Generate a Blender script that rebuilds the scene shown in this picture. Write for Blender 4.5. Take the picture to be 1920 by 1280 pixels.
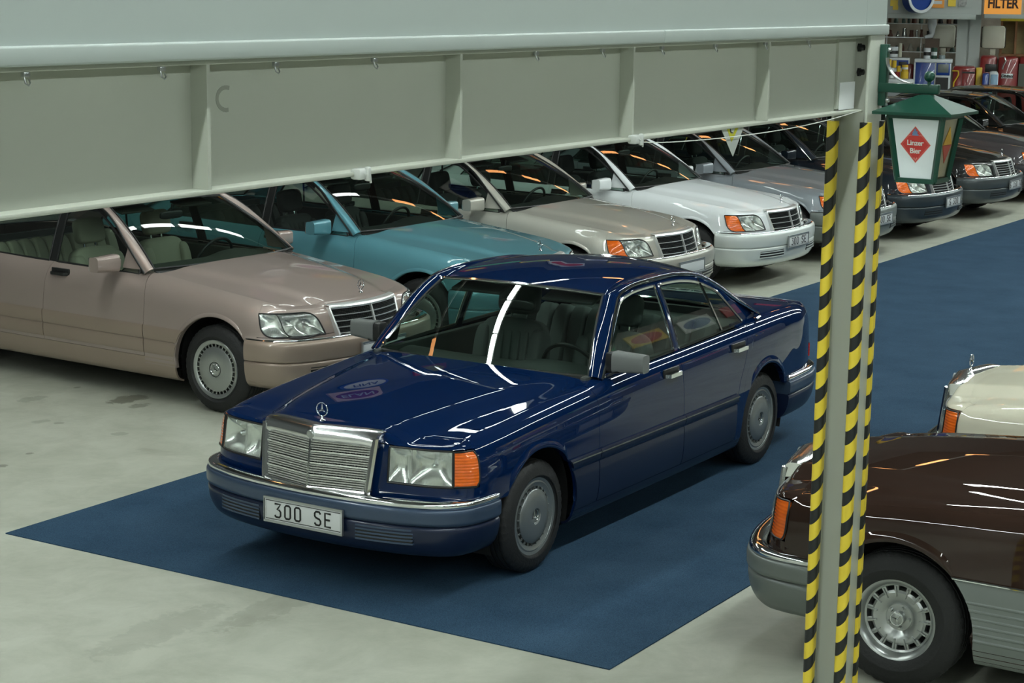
import bpy, bmesh, math, random
import numpy as np
from mathutils import Vector, Matrix, Euler

for o in list(bpy.data.objects):
    bpy.data.objects.remove(o)
SC = bpy.context.scene
COL = SC.collection
R = math.radians
random.seed(7)
rng = np.random.default_rng(7)

# ------------------------------------------------------------------ camera
FPX = 3578.85
CAM = np.array([-10.0928, -6.05, 3.1559])
YAW, PITCH, ROLL = .5551, .1837, .0140
cy_, sy_, cp_, sp_ = math.cos(YAW), math.sin(YAW), math.cos(PITCH), math.sin(PITCH)
FWD = np.array([cy_*cp_, sy_*cp_, -sp_])
_r = np.array([sy_, -cy_, 0.]); _u = np.cross(_r, FWD)
RGT = math.cos(ROLL)*_r + math.sin(ROLL)*_u
UPV = -math.sin(ROLL)*_r + math.cos(ROLL)*_u
cd = bpy.data.cameras.new('camera')
cam = bpy.data.objects.new('camera', cd); COL.objects.link(cam)
cd.sensor_width = 36.0; cd.lens = FPX/1920*36.0
cd.clip_start = .1; cd.clip_end = 300
M = Matrix.Identity(4)
for i in range(3):
    M[i][0] = RGT[i]; M[i][1] = UPV[i]; M[i][2] = -FWD[i]; M[i][3] = CAM[i]
cam.matrix_world = M
SC.camera = cam

def ray(px, py):
    return FWD + RGT*((px-960)/FPX) - UPV*((py-640)/FPX)
def at_depth(px, py, d): return CAM + ray(px, py)*d
def at_y(px, py, Y):
    d = ray(px, py); return CAM + d*((Y-CAM[1])/d[1])
def at_z(px, py, Z):
    d = ray(px, py); return CAM + d*((Z-CAM[2])/d[2])

# ------------------------------------------------------------------ world, light, exposure
w = bpy.data.worlds.new('world'); SC.world = w; w.use_nodes = True
w.node_tree.nodes['Background'].inputs[0].default_value = (.55, .6, .6, 1)
w.node_tree.nodes['Background'].inputs[1].default_value = 0.   # closed hall: no outside light
vs = SC.view_settings
vs.view_transform = 'Standard'; vs.look = 'None'; vs.gamma = 1.0; vs.use_curve_mapping = False
vs.exposure = 0.50
TUBE_POWER = 52.0        # emission strength of the fluorescent tubes

# ------------------------------------------------------------------ materials
MATS = {}
def srgb(r, g, b):
    f = lambda c: (c/255/12.92) if c/255 <= .04045 else ((c/255+.055)/1.055)**2.4
    return (f(r), f(g), f(b))
def mat(name, col, rough=.5, metal=0., coat=0., coat_rough=.03, spec=.5, noise=0., nscale=8., bump=0., bscale=60., emit=0., trans=0., ior=1.45, alpha=1.):
    if name in MATS: return MATS[name]
    m = bpy.data.materials.new(name); m.use_nodes = True
    nt = m.node_tree; b = nt.nodes['Principled BSDF']
    b.inputs['Base Color'].default_value = (*col, 1)
    b.inputs['Roughness'].default_value = rough
    b.inputs['Metallic'].default_value = metal
    b.inputs['Coat Weight'].default_value = coat
    b.inputs['Coat Roughness'].default_value = coat_rough
    b.inputs['Specular IOR Level'].default_value = spec
    b.inputs['Transmission Weight'].default_value = trans
    b.inputs['IOR'].default_value = ior
    if emit:
        b.inputs['Emission Color'].default_value = (*col, 1); b.inputs['Emission Strength'].default_value = emit
    if noise or bump:
        tc = nt.nodes.new('ShaderNodeTexCoord')
    if noise:
        n = nt.nodes.new('ShaderNodeTexNoise'); n.inputs['Scale'].default_value = nscale; n.inputs['Detail'].default_value = 6
        nt.links.new(tc.outputs['Object'], n.inputs['Vector'])
        mx = nt.nodes.new('ShaderNodeMix'); mx.data_type = 'RGBA'
        mx.inputs['A'].default_value = (*[max(0, c*(1-noise)) for c in col], 1)
        mx.inputs['B'].default_value = (*[min(1, c*(1+noise)) for c in col], 1)
        nt.links.new(n.outputs['Fac'], mx.inputs['Factor']); nt.links.new(mx.outputs['Result'], b.inputs['Base Color'])
    if bump:
        n2 = nt.nodes.new('ShaderNodeTexNoise'); n2.inputs['Scale'].default_value = bscale; n2.inputs['Detail'].default_value = 4
        nt.links.new(tc.outputs['Object'], n2.inputs['Vector'])
        bp = nt.nodes.new('ShaderNodeBump'); bp.inputs['Strength'].default_value = bump; bp.inputs['Distance'].default_value = .01
        nt.links.new(n2.outputs['Fac'], bp.inputs['Height']); nt.links.new(bp.outputs['Normal'], b.inputs['Normal'])
    MATS[name] = m
    return m
def paint(name, col, metal=.25, rough=.38):
    """car paint: pigmented base with fine metallic fleck under a clear coat"""
    if name in MATS: return MATS[name]
    m = mat(name, col, rough, metal, 1.0, .015, spec=0. if metal < .05 else .3)
    nt = m.node_tree; b = nt.nodes['Principled BSDF']
    tc = nt.nodes.new('ShaderNodeTexCoord'); n = nt.nodes.new('ShaderNodeTexNoise'); n.inputs['Scale'].default_value = 900
    nt.links.new(tc.outputs['Object'], n.inputs['Vector'])
    mx = nt.nodes.new('ShaderNodeMix'); mx.data_type = 'RGBA'
    mx.inputs['A'].default_value = (*[c*.88 for c in col], 1); mx.inputs['B'].default_value = (*[min(1, c*1.12) for c in col], 1)
    nt.links.new(n.outputs['Fac'], mx.inputs['Factor']); nt.links.new(mx.outputs['Result'], b.inputs['Base Color'])
    return m
def glassmat(name, tint, ior=1.5, bumpdir=None, bscale=200., bstr=.3, rough=0.0, boost=1.0):
    """thin pane: tinted transparency under a Fresnel reflection"""
    if name in MATS: return MATS[name]
    m = bpy.data.materials.new(name); m.use_nodes = True
    nt = m.node_tree; nt.nodes.clear()
    out = nt.nodes.new('ShaderNodeOutputMaterial'); mix = nt.nodes.new('ShaderNodeMixShader')
    tr = nt.nodes.new('ShaderNodeBsdfTransparent'); gl = nt.nodes.new('ShaderNodeBsdfGlossy')
    tr.inputs[0].default_value = (*tint, 1); gl.inputs['Roughness'].default_value = rough; gl.inputs[0].default_value = (1, 1, 1, 1)
    ge = nt.nodes.new('ShaderNodeNewGeometry'); dt = nt.nodes.new('ShaderNodeVectorMath'); dt.operation = 'DOT_PRODUCT'
    nt.links.new(ge.outputs['Normal'], dt.inputs[0]); nt.links.new(ge.outputs['Incoming'], dt.inputs[1])
    def math_(op, a, b_=None, clamp=False):
        q = nt.nodes.new('ShaderNodeMath'); q.operation = op; q.use_clamp = clamp
        if isinstance(a, (int, float)): q.inputs[0].default_value = a
        else: nt.links.new(a, q.inputs[0])
        if b_ is not None:
            if isinstance(b_, (int, float)): q.inputs[1].default_value = b_
            else: nt.links.new(b_, q.inputs[1])
        return q.outputs[0]
    f0 = ((ior-1)/(ior+1))**2*boost*1.6
    ab = math_('ABSOLUTE', dt.outputs['Value']); om = math_('SUBTRACT', 1.0, ab, True); pw = math_('POWER', om, 5.0)
    fac = math_('ADD', math_('MULTIPLY', pw, 1-f0), f0, True)
    nt.links.new(fac, mix.inputs[0]); nt.links.new(tr.outputs[0], mix.inputs[1]); nt.links.new(gl.outputs[0], mix.inputs[2])
    nt.links.new(mix.outputs[0], out.inputs[0])
    if bumpdir:
        tc = nt.nodes.new('ShaderNodeTexCoord'); wv = nt.nodes.new('ShaderNodeTexWave'); wv.bands_direction = bumpdir
        wv.inputs['Scale'].default_value = bscale; wv.inputs['Distortion'].default_value = 0
        bp = nt.nodes.new('ShaderNodeBump'); bp.inputs['Strength'].default_value = bstr; bp.inputs['Distance'].default_value = .004
        nt.links.new(tc.outputs['Object'], wv.inputs[0]); nt.links.new(wv.outputs['Fac'], bp.inputs['Height'])
        nt.links.new(bp.outputs[0], gl.inputs['Normal'])
    MATS[name] = m
    return m

CHROME = mat('chrome', (.82, .84, .85), .06, 1.0)
SATIN = mat('satin_metal', (.45, .47, .47), .3, .9)
BLACKP = mat('black_plastic', (.012, .013, .013), .42)
RUBBER = mat('tyre_rubber', (.013, .0135, .014), .62, bump=.25, bscale=90)
BLACK = mat('underbody_black', (.006, .006, .006), .8)
GLASS = glassmat('car_glass', (.62, .74, .68), 1.5, boost=1.15)
LENS = glassmat('lamp_lens', (.90, .93, .91), 1.5, 'Y', 38, .5, .05)
MIRRORG = mat('mirror_glass', (.85, .88, .9), .02, 1.0)
REFL = mat('lamp_reflector', (.80, .81, .79), .22, .85)
def ribbed(name, col, axis, scale, rough=.12):
    m = mat(name, col, rough, 0, .8, .05)
    nt = m.node_tree; b = nt.nodes['Principled BSDF']
    tc = nt.nodes.new('ShaderNodeTexCoord'); wv = nt.nodes.new('ShaderNodeTexWave'); wv.bands_direction = axis
    wv.inputs['Scale'].default_value = scale
    nz = nt.nodes.new('ShaderNodeTexNoise'); nz.inputs['Scale'].default_value = 14
    bp = nt.nodes.new('ShaderNodeBump'); bp.inputs['Strength'].default_value = .35; bp.inputs['Distance'].default_value = .005
    nt.links.new(tc.outputs['Object'], wv.inputs[0]); nt.links.new(wv.outputs['Fac'], bp.inputs['Height'])
    nt.links.new(bp.outputs[0], b.inputs['Normal'])
    nt.links.new(tc.outputs['Object'], nz.inputs['Vector'])
    mx = nt.nodes.new('ShaderNodeMix'); mx.data_type = 'RGBA'
    mx.inputs['A'].default_value = (*[c*.62 for c in col], 1); mx.inputs['B'].default_value = (*[min(1, c*1.3) for c in col], 1)
    nt.links.new(nz.outputs['Fac'], mx.inputs['Factor']); nt.links.new(mx.outputs['Result'], b.inputs['Base Color'])
    return m
AMBER = ribbed('amber_lens', (.80, .135, .008), 'Z', 20)
REDL = ribbed('red_lens', (.5, .012, .01), 'Z', 14)
STEELG = mat('wheel_grey', (.26, .28, .28), .34, .7)
SILVER = mat('wheel_silver', (.42, .44, .43), .3, .85)

# ------------------------------------------------------------------ mesh tools
def link(o, parent=None):
    COL.objects.link(o)
    if parent is not None: o.parent = parent
    return o
def tag(o, label, cat=None, group=None, kind=None):
    o['label'] = label
    if cat: o['category'] = cat
    if group: o['group'] = group
    if kind: o['kind'] = kind
    return o
def empty(name, loc=(0, 0, 0), rz=0.):
    o = bpy.data.objects.new(name, None); o.empty_display_size = .2
    o.location = loc; o.rotation_euler = (0, 0, rz)
    return link(o)

class Curve:
    """smooth interpolating curve through points, parameter 0..1 by chord length"""
    def __init__(s, pts, power=.8):
        s.P = np.array(pts, float)
        d = np.linalg.norm(np.diff(s.P, axis=0), axis=1)**power
        s.T = np.concatenate([[0], np.cumsum(d)]); s.T /= s.T[-1]
        n = len(s.P); m = np.zeros_like(s.P)
        for i in range(n):
            if i == 0: m[i] = (s.P[1]-s.P[0])/(s.T[1]-s.T[0])
            elif i == n-1: m[i] = (s.P[-1]-s.P[-2])/(s.T[-1]-s.T[-2])
            else:
                h0 = s.T[i]-s.T[i-1]; h1 = s.T[i+1]-s.T[i]
                m[i] = ((s.P[i+1]-s.P[i])/h1*h0 + (s.P[i]-s.P[i-1])/h0*h1)/(h0+h1)
        s.m = m
    def __call__(s, t):
        t = np.asarray(t, float); i = np.clip(np.searchsorted(s.T, t, side='right')-1, 0, len(s.T)-2)
        h = s.T[i+1]-s.T[i]; u = ((t-s.T[i])/h)[..., None]; h = h[..., None]
        return ((2*u**3-3*u**2+1)*s.P[i] + (u**3-2*u**2+u)*h*s.m[i] + (-2*u**3+3*u**2)*s.P[i+1] + (u**3-u**2)*h*s.m[i+1])
def F1(pts):
    """smooth scalar function through (x,y) points"""
    p = sorted(pts); X = np.array([a for a, _ in p], float); Y = np.array([b for _, b in p], float)
    m = np.gradient(Y, X)
    def f(x):
        x = np.clip(np.asarray(x, float), X[0], X[-1]); i = np.clip(np.searchsorted(X, x, side='right')-1, 0, len(X)-2)
        h = X[i+1]-X[i]; u = (x-X[i])/h
        return (2*u**3-3*u**2+1)*Y[i]+(u**3-2*u**2+u)*h*m[i]+(-2*u**3+3*u**2)*Y[i+1]+(u**3-u**2)*h*m[i+1]
    return f
def ss(x): x = np.clip(x, 0, 1); return x*x*(3-2*x)
def lerp(a, b, t): return a+(b-a)*t

_rb = {}
def rbox_data(size, r, seg=2):
    key = (tuple(round(x, 5) for x in size), round(r, 5), seg)
    if key in _rb: return _rb[key]
    bm = bmesh.new(); bmesh.ops.create_cube(bm, size=1.0)
    bmesh.ops.scale(bm, vec=size, verts=bm.verts)
    if r > 0: bmesh.ops.bevel(bm, geom=list(bm.edges), offset=min(r, min(size)*.49), segments=seg, profile=.5, affect='EDGES')
    bm.verts.index_update()
    d = ([tuple(v.co) for v in bm.verts], [tuple(v.index for v in f.verts) for f in bm.faces]); bm.free()
    _rb[key] = d
    return d

class MB:
    def __init__(s): s.v = []; s.f = []
    def add(s, V, F, mtx=None):
        o = len(s.v)
        if mtx is not None: V = [tuple(mtx @ Vector(p)) for p in V]
        s.v += [tuple(map(float, p)) for p in V]; s.f += [tuple(i+o for i in f) for f in F]
        return s
    def grid(s, P, rim=0., flip=False, wu=False, wv=False, rimdir=None):
        P = np.asarray(P, float); nu, nv = P.shape[:2]
        if rim and rimdir is None:      # face away from the middle of the thing so that the edge return goes inwards
            n0 = np.cross(np.gradient(P, axis=0), np.gradient(P, axis=1)); flip = float((n0*(P-P*np.array([.5, 0, 0])-np.array([0, 0, .55]))).sum()) < 0
        V = [tuple(p) for p in P.reshape(-1, 3)]; Fc = []
        for i in range(nu if wu else nu-1):
            for j in range(nv if wv else nv-1):
                a, b = i*nv+j, ((i+1) % nu)*nv+j; c, d = ((i+1) % nu)*nv+(j+1) % nv, i*nv+(j+1) % nv
                Fc.append((a, d, c, b) if flip else (a, b, c, d))
        if rim:
            du = np.gradient(P, axis=0); dv = np.gradient(P, axis=1); n = np.cross(du, dv)
            n /= (np.linalg.norm(n, axis=2, keepdims=True)+1e-12)
            if flip: n = -n
            if rimdir is not None: n = np.broadcast_to(-np.array(rimdir, float), n.shape)
            B = P - n*rim
            loop = [(i, 0) for i in range(nu)]+[(nu-1, j) for j in range(1, nv)]+[(i, nv-1) for i in range(nu-2, -1, -1)]+[(0, j) for j in range(nv-2, 0, -1)]
            base = len(V); V += [tuple(B[i, j]) for i, j in loop]; L = len(loop)
            for k in range(L):
                a = loop[k][0]*nv+loop[k][1]; b = loop[(k+1) % L][0]*nv+loop[(k+1) % L][1]
                q = (a, base+k, base+(k+1) % L, b)
                Fc.append(q[::-1] if flip else q)
        return s.add(V, Fc)
    def box(s, c, size, r=0., rot=None, seg=2):
        V, Fc = rbox_data(tuple(size), r, seg)
        m = Matrix.Translation(c)
        if rot is not None: m = m @ Euler(rot).to_matrix().to_4x4()
        return s.add(V, Fc, m)
    def tube(s, pts, r, n=8, closed=False):
        P = np.array(pts, float); N = len(P)
        T = np.zeros_like(P)
        for i in range(N):
            a = P[(i-1) % N] if (closed or i > 0) else P[i]; b = P[(i+1) % N] if (closed or i < N-1) else P[i]
            T[i] = (b-a)/(np.linalg.norm(b-a)+1e-12)
        up = np.array([0, 0, 1.]) if abs(T[0][2]) < .9 else np.array([1., 0, 0])
        x = np.cross(up, T[0]); x /= np.linalg.norm(x); G = np.zeros((N, n, 3)); rr = np.broadcast_to(np.asarray(r, float), (N,))
        for i in range(N):
            x = x - T[i]*(x@T[i]); x /= np.linalg.norm(x)+1e-12; y = np.cross(T[i], x)
            for k in range(n):
                a = 2*math.pi*k/n; G[i, k] = P[i]+rr[i]*(math.cos(a)*x+math.sin(a)*y)
        s.grid(G, wu=closed, wv=True)
        if not closed:
            o = len(s.v)-N*n
            s.f.append(tuple(o+k for k in range(n))[::-1]); s.f.append(tuple(o+(N-1)*n+k for k in range(n)))
        return s
    def sweep(s, pts, nrm, prof, closed=False):
        """closed profile [(a,b)] carried along pts; a runs sideways, b along nrm"""
        P = np.array(pts, float); N = len(P); Nn = np.array(nrm, float)
        if Nn.ndim == 1: Nn = np.broadcast_to(Nn, P.shape)
        G = np.zeros((N, len(prof), 3))
        for i in range(N):
            a = P[(i-1) % N] if (closed or i > 0) else P[i]; b = P[(i+1) % N] if (closed or i < N-1) else P[i]
            T = (b-a)/(np.linalg.norm(b-a)+1e-12); n = Nn[i]-T*(Nn[i]@T); n /= np.linalg.norm(n)+1e-12; sd = np.cross(T, n)
            for k, (u, v) in enumerate(prof): G[i, k] = P[i]+u*sd+v*n
        s.grid(G, wu=closed, wv=True)
        if not closed:
            o = len(s.v)-N*len(prof); k = len(prof)
            s.f.append(tuple(o+j for j in range(k))[::-1]); s.f.append(tuple(o+(N-1)*k+j for j in range(k)))
        return s
    def lathe(s, prof, n=48, c=(0, 0, 0), axis='y', wrap=False):
        """prof [(r,h)], turned about the axis through c"""
        G = np.zeros((n, len(prof), 3))
        for i in range(n):
            a = 2*math.pi*i/n; ca, sa = math.cos(a), math.sin(a)
            for k, (r, h) in enumerate(prof):
                p = (r*ca, h, r*sa) if axis == 'y' else ((r*ca, r*sa, h) if axis == 'z' else (h, r*ca, r*sa))
                G[i, k] = np.array(c)+p
        return s.grid(G, wu=True, wv=wrap)
    def prism(s, poly, fn, d0, d1):
        """2-D polygon (u,v) given thickness from d0 to d1 through fn(u,v,d)"""
        n = len(poly); V = [fn(u, v, d0) for u, v in poly]+[fn(u, v, d1) for u, v in poly]
        Fc = [tuple(range(n)), tuple(range(2*n-1, n-1, -1))]+[(i, n+i, n+(i+1) % n, (i+1) % n) for i in range(n)]
        return s.add(V, Fc)
    def ell(s, c, size, e=.5, nu=14, nv=20, rot=None):
        """superellipsoid cushion"""
        G = np.zeros((nu, nv, 3)); p = lambda x: math.copysign(abs(x)**e, x)
        for i in range(nu):
            a = -math.pi/2+math.pi*i/(nu-1)
            for j in range(nv):
                b = 2*math.pi*j/nv
                G[i, j] = (p(math.cos(a))*p(math.cos(b))*size[0]/2, p(math.cos(a))*p(math.sin(b))*size[1]/2, p(math.sin(a))*size[2]/2)
        V = [tuple(q) for q in G.reshape(-1, 3)]; Fc = []
        for i in range(nu-1):
            for j in range(nv): Fc.append((i*nv+j, i*nv+(j+1) % nv, (i+1)*nv+(j+1) % nv, (i+1)*nv+j))
        m = Matrix.Translation(c)
        if rot is not None: m = m @ Euler(rot).to_matrix().to_4x4()
        return s.add(V, Fc, m)
    def mir(s):
        o = MB(); o.v = [(x, -y, z) for x, y, z in s.v]; o.f = [f[::-1] for f in s.f]; return o
    def both(s):
        m = s.mir(); n = len(s.v); s.v += m.v; s.f += [tuple(i+n for i in f) for f in m.f]; return s
    def mesh(s, name, sharp=38, merge=False):
        me = bpy.data.meshes.new(name); me.from_pydata(s.v, [], s.f); me.validate(); me.update()
        if merge or True:
            bm = bmesh.new(); bm.from_mesh(me); bmesh.ops.remove_doubles(bm, verts=bm.verts, dist=1e-5)
            bmesh.ops.dissolve_degenerate(bm, dist=1e-6, edges=bm.edges); bm.to_mesh(me); bm.free()
        me.shade_smooth()
        if sharp: me.set_sharp_from_angle(angle=R(sharp))
        return me
    def build(s, name, m, parent=None, sharp=38):
        me = s.mesh(name, sharp); me.materials.append(m)
        return link(bpy.data.objects.new(name, me), parent)

def obj(name, mb, m, parent=None, sharp=38): return mb.build(name, m, parent, sharp)

# strokes for number-plate letters, cell 0..1 wide, 0..1 high
STROKES = {
 '0': [[(.12, .12), (.12, .88), (.3, 1), (.7, 1), (.88, .88), (.88, .12), (.7, 0), (.3, 0), (.12, .12)]],
 '3': [[(.08, 1), (.88, 1), (.42, .58), (.7, .56), (.9, .42), (.9, .14), (.72, 0), (.28, 0), (.08, .12)]],
 '2': [[(.1, .82), (.14, .92), (.32, 1), (.7, 1), (.88, .88), (.88, .68), (.1, .02), (.1, 0), (.92, 0)]],
 '5': [[(.86, 1), (.16, 1), (.12, .56), (.62, .6), (.9, .46), (.9, .14), (.72, 0), (.28, 0), (.08, .12)]],
 'S': [[(.9, .84), (.72, 1), (.28, 1), (.1, .86), (.1, .66), (.25, .55), (.75, .45), (.9, .33), (.9, .14), (.72, 0), (.28, 0), (.08, .16)]],
 'E': [[(.9, 1), (.12, 1), (.12, 0), (.92, 0)], [(.12, .52), (.78, .52)]],
 'T': [[(.0, 1), (1, 1)], [(.5, 1), (.5, 0)]],
 'D': [[(.12, 0), (.12, 1), (.6, 1), (.88, .82), (.88, .18), (.6, 0), (.12, 0)]],
 '8': [[(.3, .53), (.13, .68), (.13, .88), (.3, 1), (.7, 1), (.87, .88), (.87, .68), (.7, .53), (.3, .53), (.1, .38), (.1, .13), (.3, 0), (.7, 0), (.9, .13), (.9, .38), (.7, .53)]],
 ' ': [],
}
def plate_text(txt, cw, ch, gap, th):
    """letters laid out on the plate face (y across, z up), x proud; one mesh for each character"""
    out = []; W = len(txt)*cw+(len(txt)-1)*gap; x0 = -W/2
    for i, c in enumerate(txt):
        ox = x0+i*(cw+gap); mb = MB()
        for st in STROKES[c]:
            pts = [(0, (ox+u*cw), (v-.5)*ch) for u, v in st]
            closed = st[0] == st[-1] and len(st) > 3
            P = pts[:-1] if closed else pts
            mb.sweep(P, (1, 0, 0), [(-th/2, 0), (th/2, 0), (th/2, .002), (-th/2, .002)], closed)
        if mb.v: out.append(mb)
    return out
def textmesh(txt, size, name, m, parent=None, extrude=.001, shear=0., bold=0., spacing=1.0):
    cu = bpy.data.curves.new(name, 'FONT'); cu.body = txt; cu.size = size; cu.align_x = 'CENTER'; cu.align_y = 'CENTER'
    cu.extrude = extrude; cu.shear = shear; cu.offset = bold; cu.space_character = spacing; cu.resolution_u = 3
    o = bpy.data.objects.new(name, cu); COL.objects.link(o)
    dg = bpy.context.evaluated_depsgraph_get(); me = bpy.data.meshes.new_from_object(o.evaluated_get(dg)); me.name = name
    bpy.data.objects.remove(o); bpy.data.curves.remove(cu)
    me.materials.clear(); me.materials.append(m)
    q = bpy.data.objects.new(name, me); link(q, parent); return q

# ================================================================== cars
class Body:
    """lower body: plan outline carried through a cross-section that depends on the shoulder height"""
    def __init__(b, sp):
        b.sp = sp
        p = Curve(sp['outline'])(np.linspace(0, 1, 6001))
        p[0, 1] = 0; p[-1, 1] = 0
        d = np.linalg.norm(np.diff(p, axis=0), axis=1); b.S = np.concatenate([[0], np.cumsum(d)]); b.L = b.S[-1]
        b.X, b.Y = p[:, 0], p[:, 1]
        b.X = np.minimum.accumulate(b.X - np.arange(len(b.X))*1e-9)
        tx, ty = np.gradient(b.X, b.S), np.gradient(b.Y, b.S); l = np.hypot(tx, ty)
        b.NX, b.NY = ty/l, -tx/l
        b.NX[0], b.NY[0] = 1, 0; b.NX[-1], b.NY[-1] = -1, 0
        # broad average of the normals: keeps deep inward offsets from folding at the corners
        ds = b.L/3000; su = np.linspace(0, b.L, 3001); ax_, ay_ = np.interp(su, b.S, b.NX), np.interp(su, b.S, b.NY)
        hw_ = int(.36/ds); ker = np.exp(-.5*(np.arange(-hw_, hw_+1)*ds/.125)**2); ker /= ker.sum()
        pad = lambda v, sg: np.concatenate([sg*v[hw_:0:-1], v, sg*v[-2:-hw_-2:-1]])
        cx_, cy2 = np.convolve(pad(ax_, 1), ker, 'valid'), np.convolve(pad(ay_, -1), ker, 'valid'); ll = np.hypot(cx_, cy2)
        b.SU, b.MX, b.MY = su, cx_/ll, cy2/ll
        b.h = F1(sp['h']); b.K = len(sp['Ds'])
        im = np.argmax(b.Y); b.im = im
    def sx(b, x): return np.interp(-np.asarray(x, float), -b.X, b.S)
    def sy(b, y, rear=False):
        if not rear: return np.interp(y, b.Y[:b.im], b.S[:b.im])
        return np.interp(-np.asarray(y), -b.Y[b.im:], b.S[b.im:])
    def sec(b, s):
        x = np.interp(s, b.S, b.X); nx = np.interp(s, b.S, b.NX); h = b.h(x); w = ss((np.abs(nx)-.35)/.5)
        q = (h-b.sp['zq']-.54)
        sp = b.sp
        def Z(lst):
            out = []
            for z in lst:
                if isinstance(z, tuple): out.append(h+z[0] if z[1] == 'h' else .54+q*z[0])
                else: out.append(np.full_like(h, z))
            return np.stack(out, -1)
        Zs = Z(sp['Zs']); Zf = Z(sp['Zf'])
        Ds = np.array(sp['Ds']); Df = np.array(sp['Df'])
        w = w[..., None]
        return Ds*(1-w)+Df*w, Zs*(1-w)+Zf*w
    def pt(b, s, t):
        s, t = np.broadcast_arrays(np.asarray(s, float), np.asarray(t, float))
        D, Z = b.sec(s); k = np.clip(t, 0, 1)*(b.K-1); i = np.clip(np.floor(k).astype(int), 0, b.K-2); u = k-i
        def H(A):
            g = lambda j: np.take_along_axis(A, np.clip(j, 0, b.K-1)[..., None], -1)[..., 0]
            p0, p1, p2, p3 = g(i-1), g(i), g(i+1), g(i+2)
            m1, m2 = (p2-p0)/2, (p3-p1)/2
            return (2*u**3-3*u**2+1)*p1+(u**3-2*u**2+u)*m1+(-2*u**3+3*u**2)*p2+(u**3-u**2)*m2
        d, z = H(D), H(Z)
        g = ss((-d-.008)/.07); near = ss((t-.55)/.1); g = g*near
        nx = lerp(np.interp(s, b.S, b.NX), np.interp(s, b.SU, b.MX), g); ny = lerp(np.interp(s, b.S, b.NY), np.interp(s, b.SU, b.MY), g)
        x = np.interp(s, b.S, b.X)+nx*d; y = np.interp(s, b.S, b.Y)+ny*d
        return np.stack([x, y, z], -1)
    def tz(b, s, z):
        s, z = np.broadcast_arrays(np.asarray(s, float), np.asarray(z, float)); tt = np.linspace(0, 1, 160)
        out = np.zeros(s.size); Zs = b.pt(s.reshape(-1)[:, None], tt[None, :])[..., 2]
        for i, zz in enumerate(z.reshape(-1)): out[i] = np.interp(zz, np.maximum.accumulate(Zs[i]+tt*1e-7), tt)
        return out.reshape(s.shape)
    def yz(b, x, z):
        """point on the side surface above plan position x at height z"""
        s = b.sx(x); return b.pt(s, b.tz(s, z))
    def nrm(b, s): return np.stack([np.interp(s, b.S, b.NX), np.interp(s, b.S, b.NY), 0*np.asarray(s)], -1)
    def sgrid(b, xs, lo, hi, nz, xa=None, xb=None, off=0., ss_=None):
        """panel on the side surface. xs: x of each column at its foot, lo: z of each foot, hi: t of each head (or z if tuple)"""
        xs = np.asarray(xs, float); s = b.sx(xs) if ss_ is None else np.asarray(ss_, float)
        lo = np.broadcast_to(lo, xs.shape); tlo = b.tz(s, lo)
        thi = np.broadcast_to(hi, xs.shape) if not isinstance(hi, tuple) else b.tz(s, np.broadcast_to(hi[0], xs.shape))
        r = np.linspace(0, 1, nz); t = tlo[:, None]+(thi-tlo)[:, None]*r[None, :]
        S2 = np.broadcast_to(s[:, None], t.shape)
        P = b.pt(S2, t)
        if xa is not None:
            a = ((xs-xs[0])/(xs[-1]-xs[0]))[:, None]; z = P[..., 2]; zl = lo[:, None]
            sh = (xa(z)-xa(zl))*(1-a)+(xb(z)-xb(zl))*a
            S2 = b.sx(xs[:, None]+sh); P = b.pt(S2, t)
        if off: P = P+b.nrm(S2)*off
        return P
    def sz(b, s, z, off=0.):
        s, z = np.broadcast_arrays(np.asarray(s, float), np.asarray(z, float))
        return b.pt(s, b.tz(s, z))+b.nrm(s)*off

def coons(F, Rr, C, L, nu, nv):
    """half patch: F(v) front, R(v) rear, C(u) centre line, L(u) side"""
    u = np.linspace(0, 1, nu); v = np.linspace(0, 1, nv)
    f, r, c, l = F(v), Rr(v), C(u), L(u)
    U, V = u[:, None, None], v[None, :, None]
    return (1-U)*f[None]+U*r[None]+(1-V)*c[:, None]+V*l[:, None]-((1-U)*(1-V)*f[0]+(1-U)*V*f[-1]+U*(1-V)*r[0]+U*V*r[-1])

def star_mesh(r, th=.004):
    """three-pointed star in a ring, in the y-z plane, facing +x"""
    mb = MB()
    a = np.linspace(0, 2*math.pi, 37)[:-1]
    mb.tube([(0, r*math.cos(t), r*math.sin(t)) for t in a], r*.075, 6, True)
    for k in range(3):
        t = math.pi/2+k*2*math.pi/3; d = np.array([0, math.cos(t), math.sin(t)]); p = np.array([0, -math.sin(t), math.cos(t)])
        tip = d*r; w_ = r*.17
        V = [tuple(d*0+p*w_+d*w_*.55), tuple(-p*w_+d*w_*.55), tuple(tip), (th, 0, 0), (-th, 0, 0)]
        mb.add(V, [(0, 3, 2), (3, 1, 2), (4, 0, 2), (1, 4, 2), (3, 0, 4), (1, 3, 4)])
    return mb

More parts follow.
